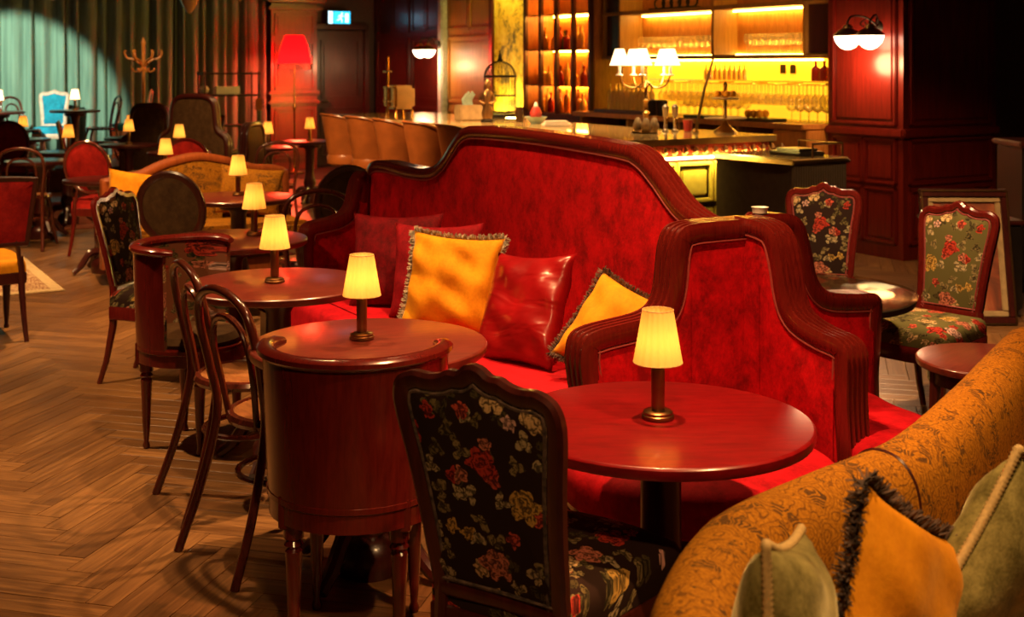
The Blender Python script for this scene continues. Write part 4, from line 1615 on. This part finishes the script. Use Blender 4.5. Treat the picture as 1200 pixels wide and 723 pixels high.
for (x, y) in ((.5, 1.35), (.70, 2.2), (1.7, 3.6), (1.85, 3.05)):
    MB().lathe([(.02, 0), (.03, .02), (.028, .10)], 10, (x, y, 0)).build('leg', 'wood_dark', gold)
NF = (.78, -.63)
cushion('corded_cushion', 'olive velvet cushion with gold cord beside the mustard one on the gold sofa', 'velvet_olive', (.425, 1.90, .71), (.93, -.36), .28, .05, (.38, .38), .15, 'rope_gold', .008, seed=8)
cushion('fringed_cushion', 'mustard velvet cushion with dark brown fringe on the gold sofa', 'velvet_mustard', (.65, 2.11, .67), (.66, -.75), .38, .36, (.40, .40), .14, 'fringe_brown', seed=9, fluff=.03)
cushion('corded_cushion', 'large olive velvet cushion with gold cord at the far end of the gold sofa', 'velvet_olive', (.91, 2.33, .655), (.62, -.78), .38, .72, (.39, .39), .16, 'rope_gold', .010, seed=10)

# ================================================================ tables and lamps in front
T1 = Vector((.378, 3.12, 0))
tbs = [(T1, 'round red mahogany table in front of the red armchair'), (Vector((-.465, 3.99, 0)), 'round mahogany table beside the long red sofa, barrel chair pushed up'),
       (Vector((-.965, 5.08, 0)), 'round mahogany table between the bentwood chair and red sofa'), (Vector((-1.45, 6.37, 0)), 'round brown table beyond the tub chair with floral lining'),
       (Vector((-1.87, 8.4, 0)), 'round brown table in front of the far gold banquette')]
tab0 = None
for k, (p, lb) in enumerate(tbs):
    if tab0 is None:
        tab0 = round_table('round_table', lb)
        tab0.location = p
        for q_ in bpy.data.objects:
            if q_.parent == tab0 and q_.name.startswith('table_top'):
                red_top = q_
    else:
        dup(tab0, p, .3 * k, lb)
red_top.data = red_top.data.copy()
red_top.data.materials[0] = M['wood_top_red']
LAMPS = [(771, 490, 'small pleated yellow lamp on the table before the red armchair'), (424, 397, 'small pleated yellow lamp on the table beside the leather cushion'),
         (322, 331, 'small pleated cream lamp on the table by the bentwood chair'), (298, 276, 'small pleated yellow lamp on the table behind the tub chair'),
         (279, 229, 'small pleated yellow lamp in front of the far gold banquette')]
for k, (x, y, lb) in enumerate(LAMPS):
    q = PX(x, y, .7405)
    table_lamp(q, lb)

# right-hand tables
o = round_table('glass_table', 'round dark table with a glass top beside the floral chairs', .47, .66, top='dark_stone')
o.location = (1.25, 5.30, 0)
MB().lathe([(.465, .6605), (.478, .662), (.478, .670), (.465, .672)], 56).build('glass_top', 'glass_dark', o)
o = round_table('side_table', 'low round red table half hidden behind the gold sofa', .28, .50, top='wood_top', legs=True)
o.location = (1.86, 4.77, 0)
o.rotation_euler = (0, 0, .85)

# ================================================================ chairs in front
def at(o, p, f):
    o.location = (p[0], p[1], 0)
    o.rotation_euler = (0, 0, rz_of(*f))
    return o


f1 = at(side_chair('floral_chair', 'carved chair in dark rose print, its back turned, before the lamp table', CREST_W, 'wood_dark', 'floral_dark_back', 'floral_dark_seat', pip='fringe_brown', fw=.040), (.096, 2.915), (.56, .83))
f4 = side_chair('floral_chair', 'carved chair in olive rose print beside the leaning painting', CREST, 'wood_red', 'floral_olive_back', 'floral_olive_seat', pip='piping_rose')
at(f4, (1.88, 5.62), (-.76, -.65))
f3 = side_chair('floral_chair', 'carved chair in dark rose print behind the glass topped table', CREST, 'wood_red', 'floral_dark_back', 'floral_dark_seat', pip='piping_rose')
at(f3, (1.60, 6.45), (-.35, -.94))
f2 = side_chair('floral_chair', 'carved chair in black and gold floral print beside the far brown table', CREST, 'wood_red', 'floral_dark_back', 'floral_dark_seat')
at(f2, (-1.80, 6.42), (.97, -.24))

b1 = at(barrel('barrel_chair', 'red wood barrel chair with plain curved back pushed up to the lamp table'), (-.45, 3.55), (.06, 1))
b2 = at(barrel('barrel_chair', 'red wood tub chair with floral lined back beyond the bentwood chairs', inside='floral_rust_back', tall=.87, R=.235), (-1.39, 5.34), (.93, -.36))

c0 = bentwood('bentwood_chair', 'dark bentwood chair with round seat beside the red barrel chair')
at(c0, (-.765, 4.18), (.77, .64))
dup(c0, (-1.0, 4.67, 0), rz_of(.87, .5), 'dark bentwood chair with cane seat beside the tub chair')
dup(c0, (-1.21, 7.42, 0), rz_of(-.3, .95), 'bentwood chair before the dark oval backed chair by the bar stools')
dup(c0, (-2.30, 11.9, 0), rz_of(-.3, .95), 'bentwood chair at the far table with a lamp near the bar')

o1 = side_chair('oval_chair', 'wooden chair with dark brown oval back facing the far gold banquette', OVAL, 'wood_dark', 'velvet_brown', 'velvet_brown', 'turned', post=True, fw=.045)
at(o1, (-2.03, 7.75), (.15, .99))
dup(o1, (-1.22, 8.15, 0), rz_of(-.5, .8), 'wooden chair with dark brown oval back below the bar stools')
r1 = side_chair('oval_chair', 'chair with red oval back beside the far table at the aisle', OVAL, 'wood_red', 'velvet_wine', 'velvet_wine', 'turned', post=True, fw=.03)
at(r1, (-3.56, 10.75), (.2, .98))
dup(r1, (-2.83, 11.1, 0), rz_of(.1, 1), 'chair with red oval back behind the far gold banquette')
dup(r1, (-5.65, 14.2, 0), rz_of(.1, 1), 'chair with red oval back in front of the stage')
l1 = side_chair('upholstered_chair', 'square backed red leather chair standing on the patterned rug', SQUARE, 'wood_dark', 'velvet_wine', 'velvet_mustard', 'turned', post=True, fw=.03)
at(l1, (-3.19, 7.40), (-.62, .78))

# ================================================================ far part of the room
bq = thing('gold_banquette', 'far gold banquette with wavy wooden back rail', 'sofa', PX(226, 240, .45), RZ)
bq.location = (-2.43, 9.5, 0)
pf = [Vector((-.72, .12)), Vector((-.72, .70))] + crom([(-.72, .78), (-.62, .80), (-.45, .83), (-.25, .91), (0, .955), (.25, .91), (.45, .85), (.62, .835), (.70, .80), (.72, .70)], 5) + [Vector((.72, .12))]
sofa_wall(bq, pf, .05, .05, lambda s, w_, z: (s, w_, z), 'wood_orange', 'paisley_gold', names=('back_rail', 'backrest'), pip=None)
MB().rbox(-.70, .70, -.60, -.05, .22, .46, .03).build('seat', 'paisley_gold', bq)
MB().rbox(-.69, .69, -.58, -.02, .10, .215, .01).build('seat_rail', 'wood_orange', bq)
for x in (-.62, .62):
    for y in (-.53, -.05):
        MB().lathe([(.02, 0), (.03, .02), (.028, .105)], 10, (x, y, 0)).build('leg', 'wood_red', bq)
c, s = math.cos(RZ), math.sin(RZ)
for x, lb, mt in ((-.48, 'plain gold cushion on the far gold banquette', 'velvet_mustard'), (.36, 'gold paisley cushion on the far gold banquette', 'paisley_gold')):
    p = rot2((x, -.17), RZ)
    cushion('cushion', lb, mt, (bq.location.x + p[0], bq.location.y + p[1], .66), (.2, -.97), .2, .08, (.50, .38), .12, seed=int(x * 100) + 60)

# small lamps on far tables
far_lamps = [(194, 10.4, 'small pleated yellow lamp just behind the wavy rail of the gold banquette'), (210, 12.6, 'small pleated yellow lamp beside the brown wing armchair'),
             (314, 13.5, 'small pleated yellow lamp on the far table by the bentwood chair'), (363, 14.6, 'small pleated yellow lamp on the far table beside the bar stools'),
             (151, 13.8, 'small pleated yellow lamp on the far table below the coat stand'), (80, 12.6, 'small pleated yellow lamp on the aisle table near the stage'),
             (27, 15.0, 'small pleated yellow lamp on the table by the red chair near the stage'), (153, 15.3, 'small pleated yellow lamp on the farthest table before the curtain')]
tl = None
tlab = ['small dark round table behind the gold banquette', 'small dark round table beside the brown wing armchair', 'small dark round table by the far bentwood chair',
        'small dark round table beside the bar stools', 'small dark round table below the coat stand', 'dark round table in the aisle near the stage',
        'small dark round table by the red chair near the stage', 'farthest small dark round table before the curtain']
for k, (x, Y, lb) in enumerate(far_lamps):
    q = Vector(((x - 600) * Y / F, Y, 0))
    if tl is None:
        tl = round_table('bistro_table', tlab[k], .32, .74, top='wood_dark')
        tl.location = q
    else:
        dup(tl, q, .2 * k, tlab[k])
    table_lamp(q + Vector((0, 0, .7405)), lb, watts=.17)
o = dup(tl, (-4.45, 11.6, 0), 0, 'dark round table beside the red oval chair at the aisle')
o = dup(tl, (-3.22, 9.72, 0), 0, 'dark round table at the cushion end of the gold banquette')


# brown wing armchairs
def wing(loc, rz, label, k=1.0, mat='velvet_brown'):
    o = thing('wing_armchair', label, 'armchair', loc, rz)
    hp = rounded([(-.46, .12), (-.46, .78, .05), (-.42, .86, .06), (-.32, .90, .08), (-.29, 1.22, .08), (-.18, 1.30, .1), (.18, 1.30, .1), (.29, 1.22, .08), (.32, .90, .08), (.42, .86, .06), (.46, .78, .05), (.46, .12)], 4)
    hp = [Vector((p.x * k, p.y * (.55 + .45 * k))) for p in hp]
    sofa_wall(o, hp, .05, .045, lambda s, w_, z: (s, -.28 + w_, z), 'wood_dark', mat, ribs=2, names=('back_rail', 'backrest'), pip=None)
    MB().rbox(-.36 * k, .36 * k, -.24, .36, .25, .47, .04).build('seat', mat, o)
    for sgn in (-1, 1):
        MB().rbox(sgn * .41 * k - .06, sgn * .41 * k + .06, -.24, .30, .14, .64, .03).build('arm', mat, o)
        MB().rbox(sgn * .41 * k - .055, sgn * .41 * k + .055, -.22, .33, .64, .68, .014).build('arm_rest', 'wood_dark', o)
    for x in (-.4 * k, .4 * k):
        for y in (-.26, .28):
            MB().lathe([(.02, 0), (.03, .03), (.03, .145)], 10, (x, y, 0)).build('leg', 'wood_dark', o)
    return o


wing((-3.45, 14.0, 0), rz_of(.35, .95), 'large brown wing armchair with stepped wooden rail before the black curtain')
wing((-4.25, 14.8, 0), rz_of(.1, 1), 'smaller brown armchair with dark wooden rail below the coat stand', .78)
wing((-2.86, 12.36, 0), rz_of(-.9, .3), 'low brown leather armchair beside the far lamp table', .6, 'leather_brown')

# carved chairs before the stage
l2 = dup(l1, (-4.92, 14.25, 0), rz_of(.9, .3), 'square backed wooden chair beside the lamp table below the coat stand')
dup(l1, (-4.1, 16.0, 0), rz_of(-.3, -.95), 'square backed leather chair facing the room before the dark curtain')
dup(o1, (-5.2, 12.3, 0), rz_of(.4, .9), 'wooden chair with dark oval back at the aisle table near the stage')
dup(c0, (-4.35, 11.05, 0), rz_of(-.1, 1), 'bentwood chair beside the red oval chair at the aisle')

# stage furniture
teal = side_chair('painted_armchair', 'pale pink chair with bright blue back standing on the lit stage', CREST, 'pink_paint', 'velvet_teal', 'velvet_teal', fw=.05)
p = AB(17.75, 3.12, .301)
teal.location = p
teal.rotation_euler = (0, 0, rz_of(.25, -.97))
dup(teal, AB(17.95, 2.5, .301), rz_of(.97, .1), 'pale pink chair seen from the side on the lit stage')
dup(teal, AB(17.95, 4.2, .301), rz_of(-.95, -.2), 'pale chair seen from the side at the edge of the lit curtain')
dup(c0, AB(17.45, 3.70, .301), rz_of(-.8, -.5), 'dark bentwood chair beside the blue chair on the stage')
dup(c0, AB(17.4, 2.72, .301), rz_of(.9, -.3), 'dark bentwood chair between the blue chair and the side-on pale chair')
for a, b, lb in ((17.0, 3.28, 'small round stage table with a white lamp beside the blue chair'), (16.95, 2.33, 'small round stage table behind the pale chair seen from the side')):
    d = dup(tl, AB(a, b, .301), 0, lb)
sl = table_lamp(AB(17.0, 3.28, 1.0415), 'small lamp with a white shade on the stage table beside the blue chair', watts=.6, shade='shade_white')
dup(sl, AB(16.95, 2.33, 1.0415), 0, 'small white shaded lamp on the stage table behind the pale chair seen from the side')

# coat stand
cs_ = thing('coat_stand', 'tall light bentwood coat stand with curved hooks before the dark curtain', 'coat stand', (-4.80, 16.0, 0))
MB().lathe([(.024, .05), (.024, 1.55), (.032, 1.6), (.022, 1.68), (.026, 1.9), (.034, 1.93), (.012, 1.98), (.004, 2.0)], 12).build('pole', 'wood_gold', cs_)
for k in range(6):
    a = k * PI / 3 + .26
    x, y = math.cos(a), math.sin(a)
    MB().tube(crom([(x * .02, y * .02, 1.62), (x * .10, y * .10, 1.70), (x * .20, y * .20, 1.73), (x * .235, y * .235, 1.80), (x * .215, y * .215, 1.83)], 4), .014, 7).build('hook', 'wood_gold', cs_)
    MB().tube(crom([(x * .02, y * .02, 1.60), (x * .08, y * .08, 1.55), (x * .13, y * .13, 1.57), (x * .135, y * .135, 1.60)], 4), .011, 6).build('lower_hook', 'wood_gold', cs_)
for k in range(4):
    a = k * PI / 2 + .4
    x, y = math.cos(a), math.sin(a)
    MB().tube(crom([(x * .02, y * .02, .42), (x * .10, y * .10, .36), (x * .22, y * .22, .10), (x * .30, y * .30, .015)], 4), .016, 7).build('leg', 'wood_gold', cs_)

# red floor lamp
fl = thing('floor_lamp', 'tall floor lamp with a red fringed shade in front of the pillar', 'lamp', ((345 - 600) * 18.65 / F, 18.65, 0))
MB().lathe([(.15, 0), (.15, .02), (.05, .04), (.018, .07)], 20).build('base', 'brass', fl)
MB().lathe([(.013, .06), (.013, .95), (.024, .97), (.024, 1.02), (.012, 1.04), (.012, 1.72)], 12).build('pole', 'brass', fl)
sh = MB().lathe([(.25, 1.66), (.245, 1.72), (.20, 1.92), (.14, 2.08), (.12, 2.09)], 32, cap=False, wob=lambda a, k: 1 + .025 * abs(math.sin(a * 4))).build('lamp_shade', 'shade_red', fl, 80)
m = MB()
for i in range(72):
    a = i * PI / 36
    m.tube([(.25 * math.cos(a), .25 * math.sin(a), 1.665), (.252 * math.cos(a), .252 * math.sin(a), 1.57)], .006, 4)
m.build('fringe', 'fringe_brown', sh)
ld = bpy.data.lights.new('bulb_light', 'POINT')
ld.energy = 130
ld.color = (1, .07, .03)
ld.shadow_soft_size = .05
lo = bpy.data.objects.new('bulb_light', ld)
C.objects.link(lo)
lo.parent = fl
lo.location = (0, 0, 1.63)

# rack with books by the curtain
rk = thing('metal_rack', 'low dark metal rack standing before the black curtain', 'rack', ((268 - 600) * 17.0 / F, 17.0, 0), RZ)
for x in (-.38, .38):
    for y in (-.15, .15):
        MB().tube([(x, y, 0), (x, y, 1.55)], .014, 6).build('post', 'iron_dark', rk)
for z in (.3, .8, 1.22, 1.52):
    MB().rbox(-.4, .4, -.17, .17, z - .012, z + .012, .004).build('shelf', 'iron_dark', rk)
q = rk.location
o = MB().rbox(-.17, .17, -.06, .06, 0, .11, .01).build('folded_cloth', 'ceramic_white', None, loc=(q.x - .02, q.y - .02, 1.234), rz=RZ)
tag(o, 'pale folded cloth lying on the dark metal rack', 'cloth')
o = MB().lathe([(.02, 0), (.06, .03), (.07, .07), (.05, .11), (.02, .125)], 14).build('round_vase', 'ceramic_white', None, loc=(q.x - .30, q.y - .16, 1.234))
tag(o, 'small round white vase on the dark metal rack', 'vase')
# guitar leaning at the curtain edge
gu = thing('guitar', 'pale guitar standing upright beside the red lit pillar', 'guitar', ((303 - 600) * 15.6 / F, 15.6, 0), .3)
body = [(p.x, p.y) for p in crom([(0, .02, 0), (.17, .05, 0), (.19, .18, 0), (.125, .30, 0), (.145, .42, 0), (.06, .50, 0), (-.06, .50, 0), (-.145, .42, 0), (-.125, .30, 0), (-.19, .18, 0), (-.17, .05, 0)], 4, True)]
MB().prism(body, -.045, .045).mapv(lambda p: (p.x, p.z, p.y + .01)).build('body', 'wood_gold', gu)
MB().rbox(-.026, .026, -.05, -.02, .48, 1.06, .008).build('neck', 'wood_dark', gu)
MB().rbox(-.038, .038, -.05, -.025, 1.055, 1.22, .01).build('headstock', 'wood_gold', gu)
m = MB()
for k in range(6):
    m.tube([((-1 if k < 3 else 1) * .038, -.035, 1.09 + (k % 3) * .045), ((-1 if k < 3 else 1) * .062, -.035, 1.09 + (k % 3) * .045)], .008, 6)
m.build('tuning_pegs', 'steel', gu)
m = MB()
for k in range(6):
    m.tube([(-.018 + k * .0072, -.054, .16), (-.018 + k * .0072, -.054, 1.08)], .0012, 4)
m.build('strings', 'steel', gu)


# beaded pendants
def pendant(x, ybot, Y, label, k=1.0):
    z = H + (HY - ybot) * Y / F
    o = thing('beaded_pendant', label, 'pendant lamp', ((x - 600) * Y / F, Y, z))
    MB().lathe([(.008, 0), (.03 * k, .02), (.075 * k, .10), (.11 * k, .20), (.125 * k, .30), (.10 * k, .36)], 18, wob=lambda a, q: 1 + .03 * math.sin(a * 9)).build('bead_basket', 'marble_gold', o)
    MB().tube([(.126 * k * math.cos(i * PI / 12), .126 * k * math.sin(i * PI / 12), .30) for i in range(24)], .010, 6, True).build('rim', 'brass', o)
    MB().tube([(0, 0, .35), (0, 0, CEIL - z)], .005, 5).build('chain', 'brass_dark', o)
    return o


pendant(222, 16, 12.0, 'amber beaded pendant basket hanging before the dark curtain')
pendant(281, 2, 12.6, 'small beaded pendant hanging between the dark curtain and red pillar', .7)
pendant(62, 1, 12.0, 'beaded pendant hanging before the lit pale curtain', .8)
pendant(172, 1, 12.3, 'beaded pendant hanging above the coat stand', .8)


# ================================================================ sconces
def sconce(a0, b, z, label, watts, da=.25):
    o = thing('wall_sconce', label, 'wall lamp', AB(a0, b, z), RZ)
    MB().lathe([(.055, 0), (.06, .008), (.045, .02), (.02, .035)], 16).mapv(lambda p: (-p.z, p.x, p.y + .08)).build('wall_plate', 'iron_dark', o)
    for k, yy in enumerate((-da / 2, da / 2)):
        arm = crom([(-.02, 0, .08), (-.10, yy * .5, .16), (-.20, yy, .17), (-.25, yy, .12), (-.25, yy, .09)], 5)
        am = MB().tube(arm, .009, 7)
        am.tube(crom([(-.10, yy * .5, .15), (-.14, yy * .7, .11), (-.12, yy * .6, .08), (-.09, yy * .5, .10), (-.11, yy * .55, .12)], 4), .006, 6)
        ar = am.build('arm', 'iron_dark', o)
        MB().lathe([(.118, -.0), (.121, .006), (.112, .02), (.075, .05), (.045, .062), (.045, .085), (.03, .09), (.03, .10)], 22, (-.25, yy, 0)).build('cap', 'brass_dark', ar)
        MB().lathe([(.02, -.115), (.06, -.098), (.095, -.06), (.113, -.015), (.114, -.002)], 22, (-.25, yy, 0)).build('globe', 'globe_glow', ar)
        if watts:
            ld = bpy.data.lights.new('globe_light', 'POINT')
            ld.energy = watts
            ld.color = (1, .55, .25)
            ld.shadow_soft_size = .10
            lo = bpy.data.objects.new('globe_light', ld)
            C.objects.link(lo)
            lo.parent = o
            lo.location = (-.25, yy, -.24)
    return o


sconce(7.445, CB - .001, 1.885, 'double white globe wall lamp on the dark red corner column', 9)
sconce(16.27, B1 - .121, 1.86, 'double white globe wall lamp on the pale pilaster behind the bar', 10)

# ================================================================ things on the bar
def bar_at(x, y):
    return PX(x, y, BZ + .001)


# candelabra with small shades
q = bar_at(757, 156)
cd = thing('candelabra_lamp', 'brass candelabra lamp with five small white shades on the bar', 'lamp', q, .4)
MB().lathe([(.12, 0), (.115, .012), (.06, .03), (.05, .05), (.02, .09), (.018, .14), (.032, .16), (.016, .18), (.016, .24), (.028, .26), (.014, .28), (.014, .36), (.03, .38), (.012, .42), (.012, .52), (.02, .53)], 16).build('stem', 'brass', cd)
for k in range(3):
    a = k * 2 * PI / 3
    MB().lathe([(.01, 0), (.035, .02), (.04, .05), (.02, .10), (.012, .11)], 10, (.075 * math.cos(a), .075 * math.sin(a), .012)).build('foot_ornament', 'cream_card', cd)
for k in range(5):
    a = k * 2 * PI / 5 + .3
    x, y = math.cos(a), math.sin(a)
    R_ = .21
    ar = MB().tube(crom([(0, 0, .42), (x * .08, y * .08, .36), (x * .17, y * .17, .38), (x * R_, y * R_, .46)], 5), .007, 6).build('arm', 'brass', cd)
    MB().lathe([(.03, .455), (.03, .462), (.012, .47), (.012, .53)], 10, (x * R_, y * R_, 0)).build('candle_cup', 'ceramic_white', ar)
    MB().lathe([(.078, .535), (.073, .55), (.035, .665)], 18, (x * R_, y * R_, 0), False, wob=lambda a_, q_: 1 + .04 * math.sin(a_ * 8) * (q_ == 0)).build('lamp_shade', 'shade_white', ar)
ld = bpy.data.lights.new('candelabra_light', 'POINT')
ld.energy = 16
ld.color = (1, .62, .28)
ld.shadow_soft_size = .12
lo = bpy.data.objects.new('candelabra_light', ld)
C.objects.link(lo)
lo.parent = cd
lo.location = (0, 0, .60)

# birdcage
q = bar_at(586, 137)
cg = thing('birdcage', 'domed dark wire birdcage standing on the bar before the mural', 'birdcage', q, .2)
rc, hc = .165, .42
MB().lathe([(rc + .015, 0), (rc + .015, .03), (rc, .035)], 24).build('tray', 'iron_dark', cg)
m = MB()
for z in (.05, .22, hc):
    MB().tube([(rc * math.cos(i * PI / 14), rc * math.sin(i * PI / 14), z) for i in range(28)], .006 if z < hc else .011, 5, True).build('hoop', 'iron_dark', cg)
m = MB()
for k in range(26):
    a = k * 2 * PI / 26
    x, y = math.cos(a), math.sin(a)
    m.tube([(x * rc, y * rc, .03), (x * rc, y * rc, hc)] + [(x * rc * math.cos(t * PI / 12), y * rc * math.cos(t * PI / 12), hc + .16 * math.sin(t * PI / 12)) for t in range(1, 7)], .0028, 4)
m.build('wires', 'iron_dark', cg)
MB().lathe([(.03, hc + .15), (.035, hc + .165), (.018, hc + .19), (.02, hc + .21), (.008, hc + .235), (.003, hc + .27)], 12).build('finial', 'iron_dark', cg)
# figurine
o = thing('figurine', 'dark upright figurine beside the birdcage on the bar', 'figurine', bar_at(571, 143), 0)
MB().lathe([(.06, 0), (.06, .02), (.045, .03)], 14).build('base', 'iron_dark', o)
MB().lathe([(.042, .03), (.055, .08), (.035, .16), (.045, .22), (.05, .27), (.022, .31), (.034, .345), (.03, .38), (.01, .40)], 14, sy=.8).build('body', 'brass_dark', o)
for s_ in (-1, 1):
    MB().tube([(s_ * .045, 0, .27), (s_ * .075, -.01, .20), (s_ * .03, -.04, .17)], .013, 6).build('arm', 'brass_dark', o)
# napkin box
o = thing('napkin_box', 'wooden box with a pale green napkin on the bar', 'box', bar_at(549, 141), .5)
MB().rbox(-.12, .12, -.08, .08, 0, .15, .01).build('box', 'cream_card', o)
m = MB()
for k in range(5):
    m.tube([(-.04 + k * .018, 0, .14), (-.05 + k * .018, .01, .20), (-.02 + k * .02, -.01, .26 + .02 * (k % 2))], [.02, .024, .014], 6)
m.build('napkin', 'ceramic_mint', o)
o = thing('tumbler', 'dark glass tumbler on the bar beside the birdcage', 'glass', bar_at(609, 143))
MB().lathe([(.035, 0), (.038, .005), (.045, .14), (.042, .14), (.036, .01)], 14, cap=False).lathe([(.034, .001), (.040, .10)], 14).build('body', 'bottle_dark', o)
MB().lathe([(.006, .02), (.004, .22)], 6, (.01, 0, 0)).build('straw', 'brass', o)
o = thing('mint_bowl', 'pale green bowl with a dark teapot on the bar', 'bowl', bar_at(628, 145))
MB().lathe([(.05, 0), (.055, .01), (.10, .06), (.105, .065), (.095, .06), (.05, .015)], 18, cap=False).lathe([(.05, .0), (.05, .015)], 18).build('bowl', 'ceramic_mint', o)
MB().lathe([(.03, .02), (.05, .05), (.055, .10), (.035, .15), (.02, .155), (.012, .18)], 14).build('teapot', 'red_thing', o)
MB().lathe([(.02, .155), (.022, .165), (.012, .19), (.004, .20)], 10).build('lid', 'ceramic_white', o)
o = MB().rbox(-.13, .13, -.06, .06, 0, .03, .012).rbox(-.11, .10, -.05, .05, .03, .05, .01).build('folded_towel', 'ceramic_white', None, loc=bar_at(652, 148), rz=.2)
tag(o, 'folded white bar towel lying on the counter', 'towel')
# beer tower
q = bar_at(468, 138)
bt = thing('beer_tower', 'polished brass beer tower with a tall pole on the far end of the bar', 'beer tower', q, RZ)
MB().rbox(-.12, .12, -.14, .14, .09, .33, .03).build('cabinet', 'brass', bt)
for x in (-.09, .09):
    for y in (-.11, .11):
        MB().lathe([(.02, 0), (.02, .01), (.012, .02), (.012, .09)], 8, (x, y, 0)).build('foot', 'brass', bt)
MB().tube([(-.13, 0, 0), (-.13, 0, .62)], .014, 8).build('pole', 'brass', bt)
for z in (.17, .31, .47):
    MB().tube([(-.13, -.10, z), (-.13, .10, z)], .010, 6).build('crossbar', 'brass', bt)
# cake stand
q = bar_at(850, 155)
o = thing('cake_stand', 'brass stand with two round trays on the bar end', 'stand', q)
MB().lathe([(.10, 0), (.09, .012), (.03, .06), (.014, .09), (.014, .36), (.02, .38), (.004, .41)], 16).build('stem', 'brass', o)
for r, z in ((.17, .10), (.11, .26)):
    MB().lathe([(.016, z), (r - .01, z + .004), (r, z + .015), (r - .004, z + .017), (.016, z + .010)], 24).build('tray', 'cream_card', o)
for k in range(4):
    o2 = MB().lathe([(.006, 0), (.026, .012), (.03, .03), (.02, .05), (.006, .055)], 10).build('pastry', 'velvet_mustard', None, loc=q + Vector((.06 * math.cos(k * 1.6), .06 * math.sin(k * 1.6), .2785)))
    tag(o2, 'small round pastry on the upper tray of the brass stand', 'pastry', 'pastries on the brass stand')
# beer taps
for k, x in enumerate((780, 791)):
    o = thing('beer_tap', 'steel and brass beer tap handle on the bar beside the candelabra', 'tap', bar_at(x, 154), 0, 'beer taps on the bar')
    MB().lathe([(.03, 0), (.03, .01), (.014, .02), (.014, .12), (.022, .13), (.028, .20), (.012, .22)], 12).build('column', 'steel', o)
    MB().tube([(0, 0, .11), (0, -.06, .10), (0, -.06, .06)], .010, 6).build('spout', 'brass', o)
o = thing('service_pole', 'slanting brass pole rising from the bar before the back shelves', 'pole', bar_at(815, 155))
MB().tube([(0, 0, 0), (.07, 0, .34), (.145, 0, .60)], [.012, .011, .010], 8).build('rod', 'brass_dark', o)
MB().lathe([(.03, 0), (.03, .012), (.012, .03)], 12).build('foot', 'brass', o)
o = MB().lathe([(.028, 0), (.032, .004), (.04, .09), (.042, .095)], 12).build('red_cup', 'red_thing', None, loc=bar_at(806, 154))
tag(o, 'small red cup behind the slanting pole on the bar', 'cup')

# ================================================================ leaning painting and dark cabinet
pt = thing('leaning_painting', 'gilt framed painting leaning against the dark cabinet', 'painting', (2.90, 7.75, 0), math.radians(-2))
W_, H_ = .56, .84


def lean(p):
    return (p.x + .0 * p.z, p.y + p.z * .22, p.z)


def ring(x0, x1, z0, z1, wd, y0, y1):
    m = MB()
    m.rbox(x0, x1, y0, y1, z0, z0 + wd, .006).rbox(x0, x1, y0, y1, z1 - wd, z1, .006)
    m.rbox(x0, x0 + wd, y0, y1, z0 + wd, z1 - wd, .006).rbox(x1 - wd, x1, y0, y1, z0 + wd, z1 - wd, .006)
    return m


ring(-W_ / 2, W_ / 2, .002, H_, .05, -.03, .02).mapv(lean).build('frame', 'wood_dark', pt)
ring(-W_ / 2 + .004, W_ / 2 - .004, .006, H_ - .004, .012, -.036, -.028).mapv(lean).build('gilt_edge', 'brass_dark', pt)
ring(-W_ / 2 + .05, W_ / 2 - .05, .052, H_ - .05, .035, -.02, .012).mapv(lean).build('mat', 'cream_card', pt)
MB().box(-W_ / 2 + .08, W_ / 2 - .08, -.006, .006, .08, H_ - .08).mapv(lean).build('canvas', 'canvas_print', pt)
dc = thing('dark_cabinet', 'tall dark wooden cabinet to the side of the leaning painting', 'cabinet', (4.27, 8.35, 0), 0)
MB().rbox(-.80, .55, 0, .45, .08, 1.08, .01).build('body', 'black_lacquer', dc)
MB().rbox(-.83, .58, -.03, .47, 1.08, 1.12, .01).build('top', 'wood_dark', dc)
MB().rbox(-.78, .53, .02, .43, 0, .08, .005).build('plinth', 'black_lacquer', dc)
for x in (-.78, -.11):
    d = MB().rbox(x, x + .63, -.015, .004, .14, 1.02, .01).build('door', 'wood_dark', dc)
    MB().lathe([(.012, 0), (.014, .012), (.006, .02)], 8, (x + .56, -.03, .6)).build('knob', 'brass_dark', d)

lc = thing('low_chest', 'low black chest that the gilt framed painting leans on', 'chest', (2.95, 7.96, 0), 0)
MB().rbox(-.18, .36, 0, .38, .05, .60, .01).build('body', 'black_lacquer', lc)
MB().rbox(-.20, .38, -.01, .40, .60, .63, .008).build('top', 'wood_dark', lc)
MB().rbox(-.16, .34, .02, .36, 0, .05, .005).build('plinth', 'black_lacquer', lc)

# things whose feet stand on the rugs sit on the pile
for o in C.objects:
    if o.parent is None and o.type == 'EMPTY' and (abs(o.location.z) < 1e-4 or abs(o.location.z - .7405) < 1e-4):
        for rg, (x0, x1, y0, y1) in ((rug, (-3.2, .25, -.2, 2.1)), (rug2, (-4.2, 1.9, -.2, 2.8))):
            if o is rg:
                continue
            d = rot2((o.location.x - rg.location.x, o.location.y - rg.location.y), -RZ)
            if x0 < d[0] < x1 and y0 < d[1] < y1:
                o.location.z += .0125
                break
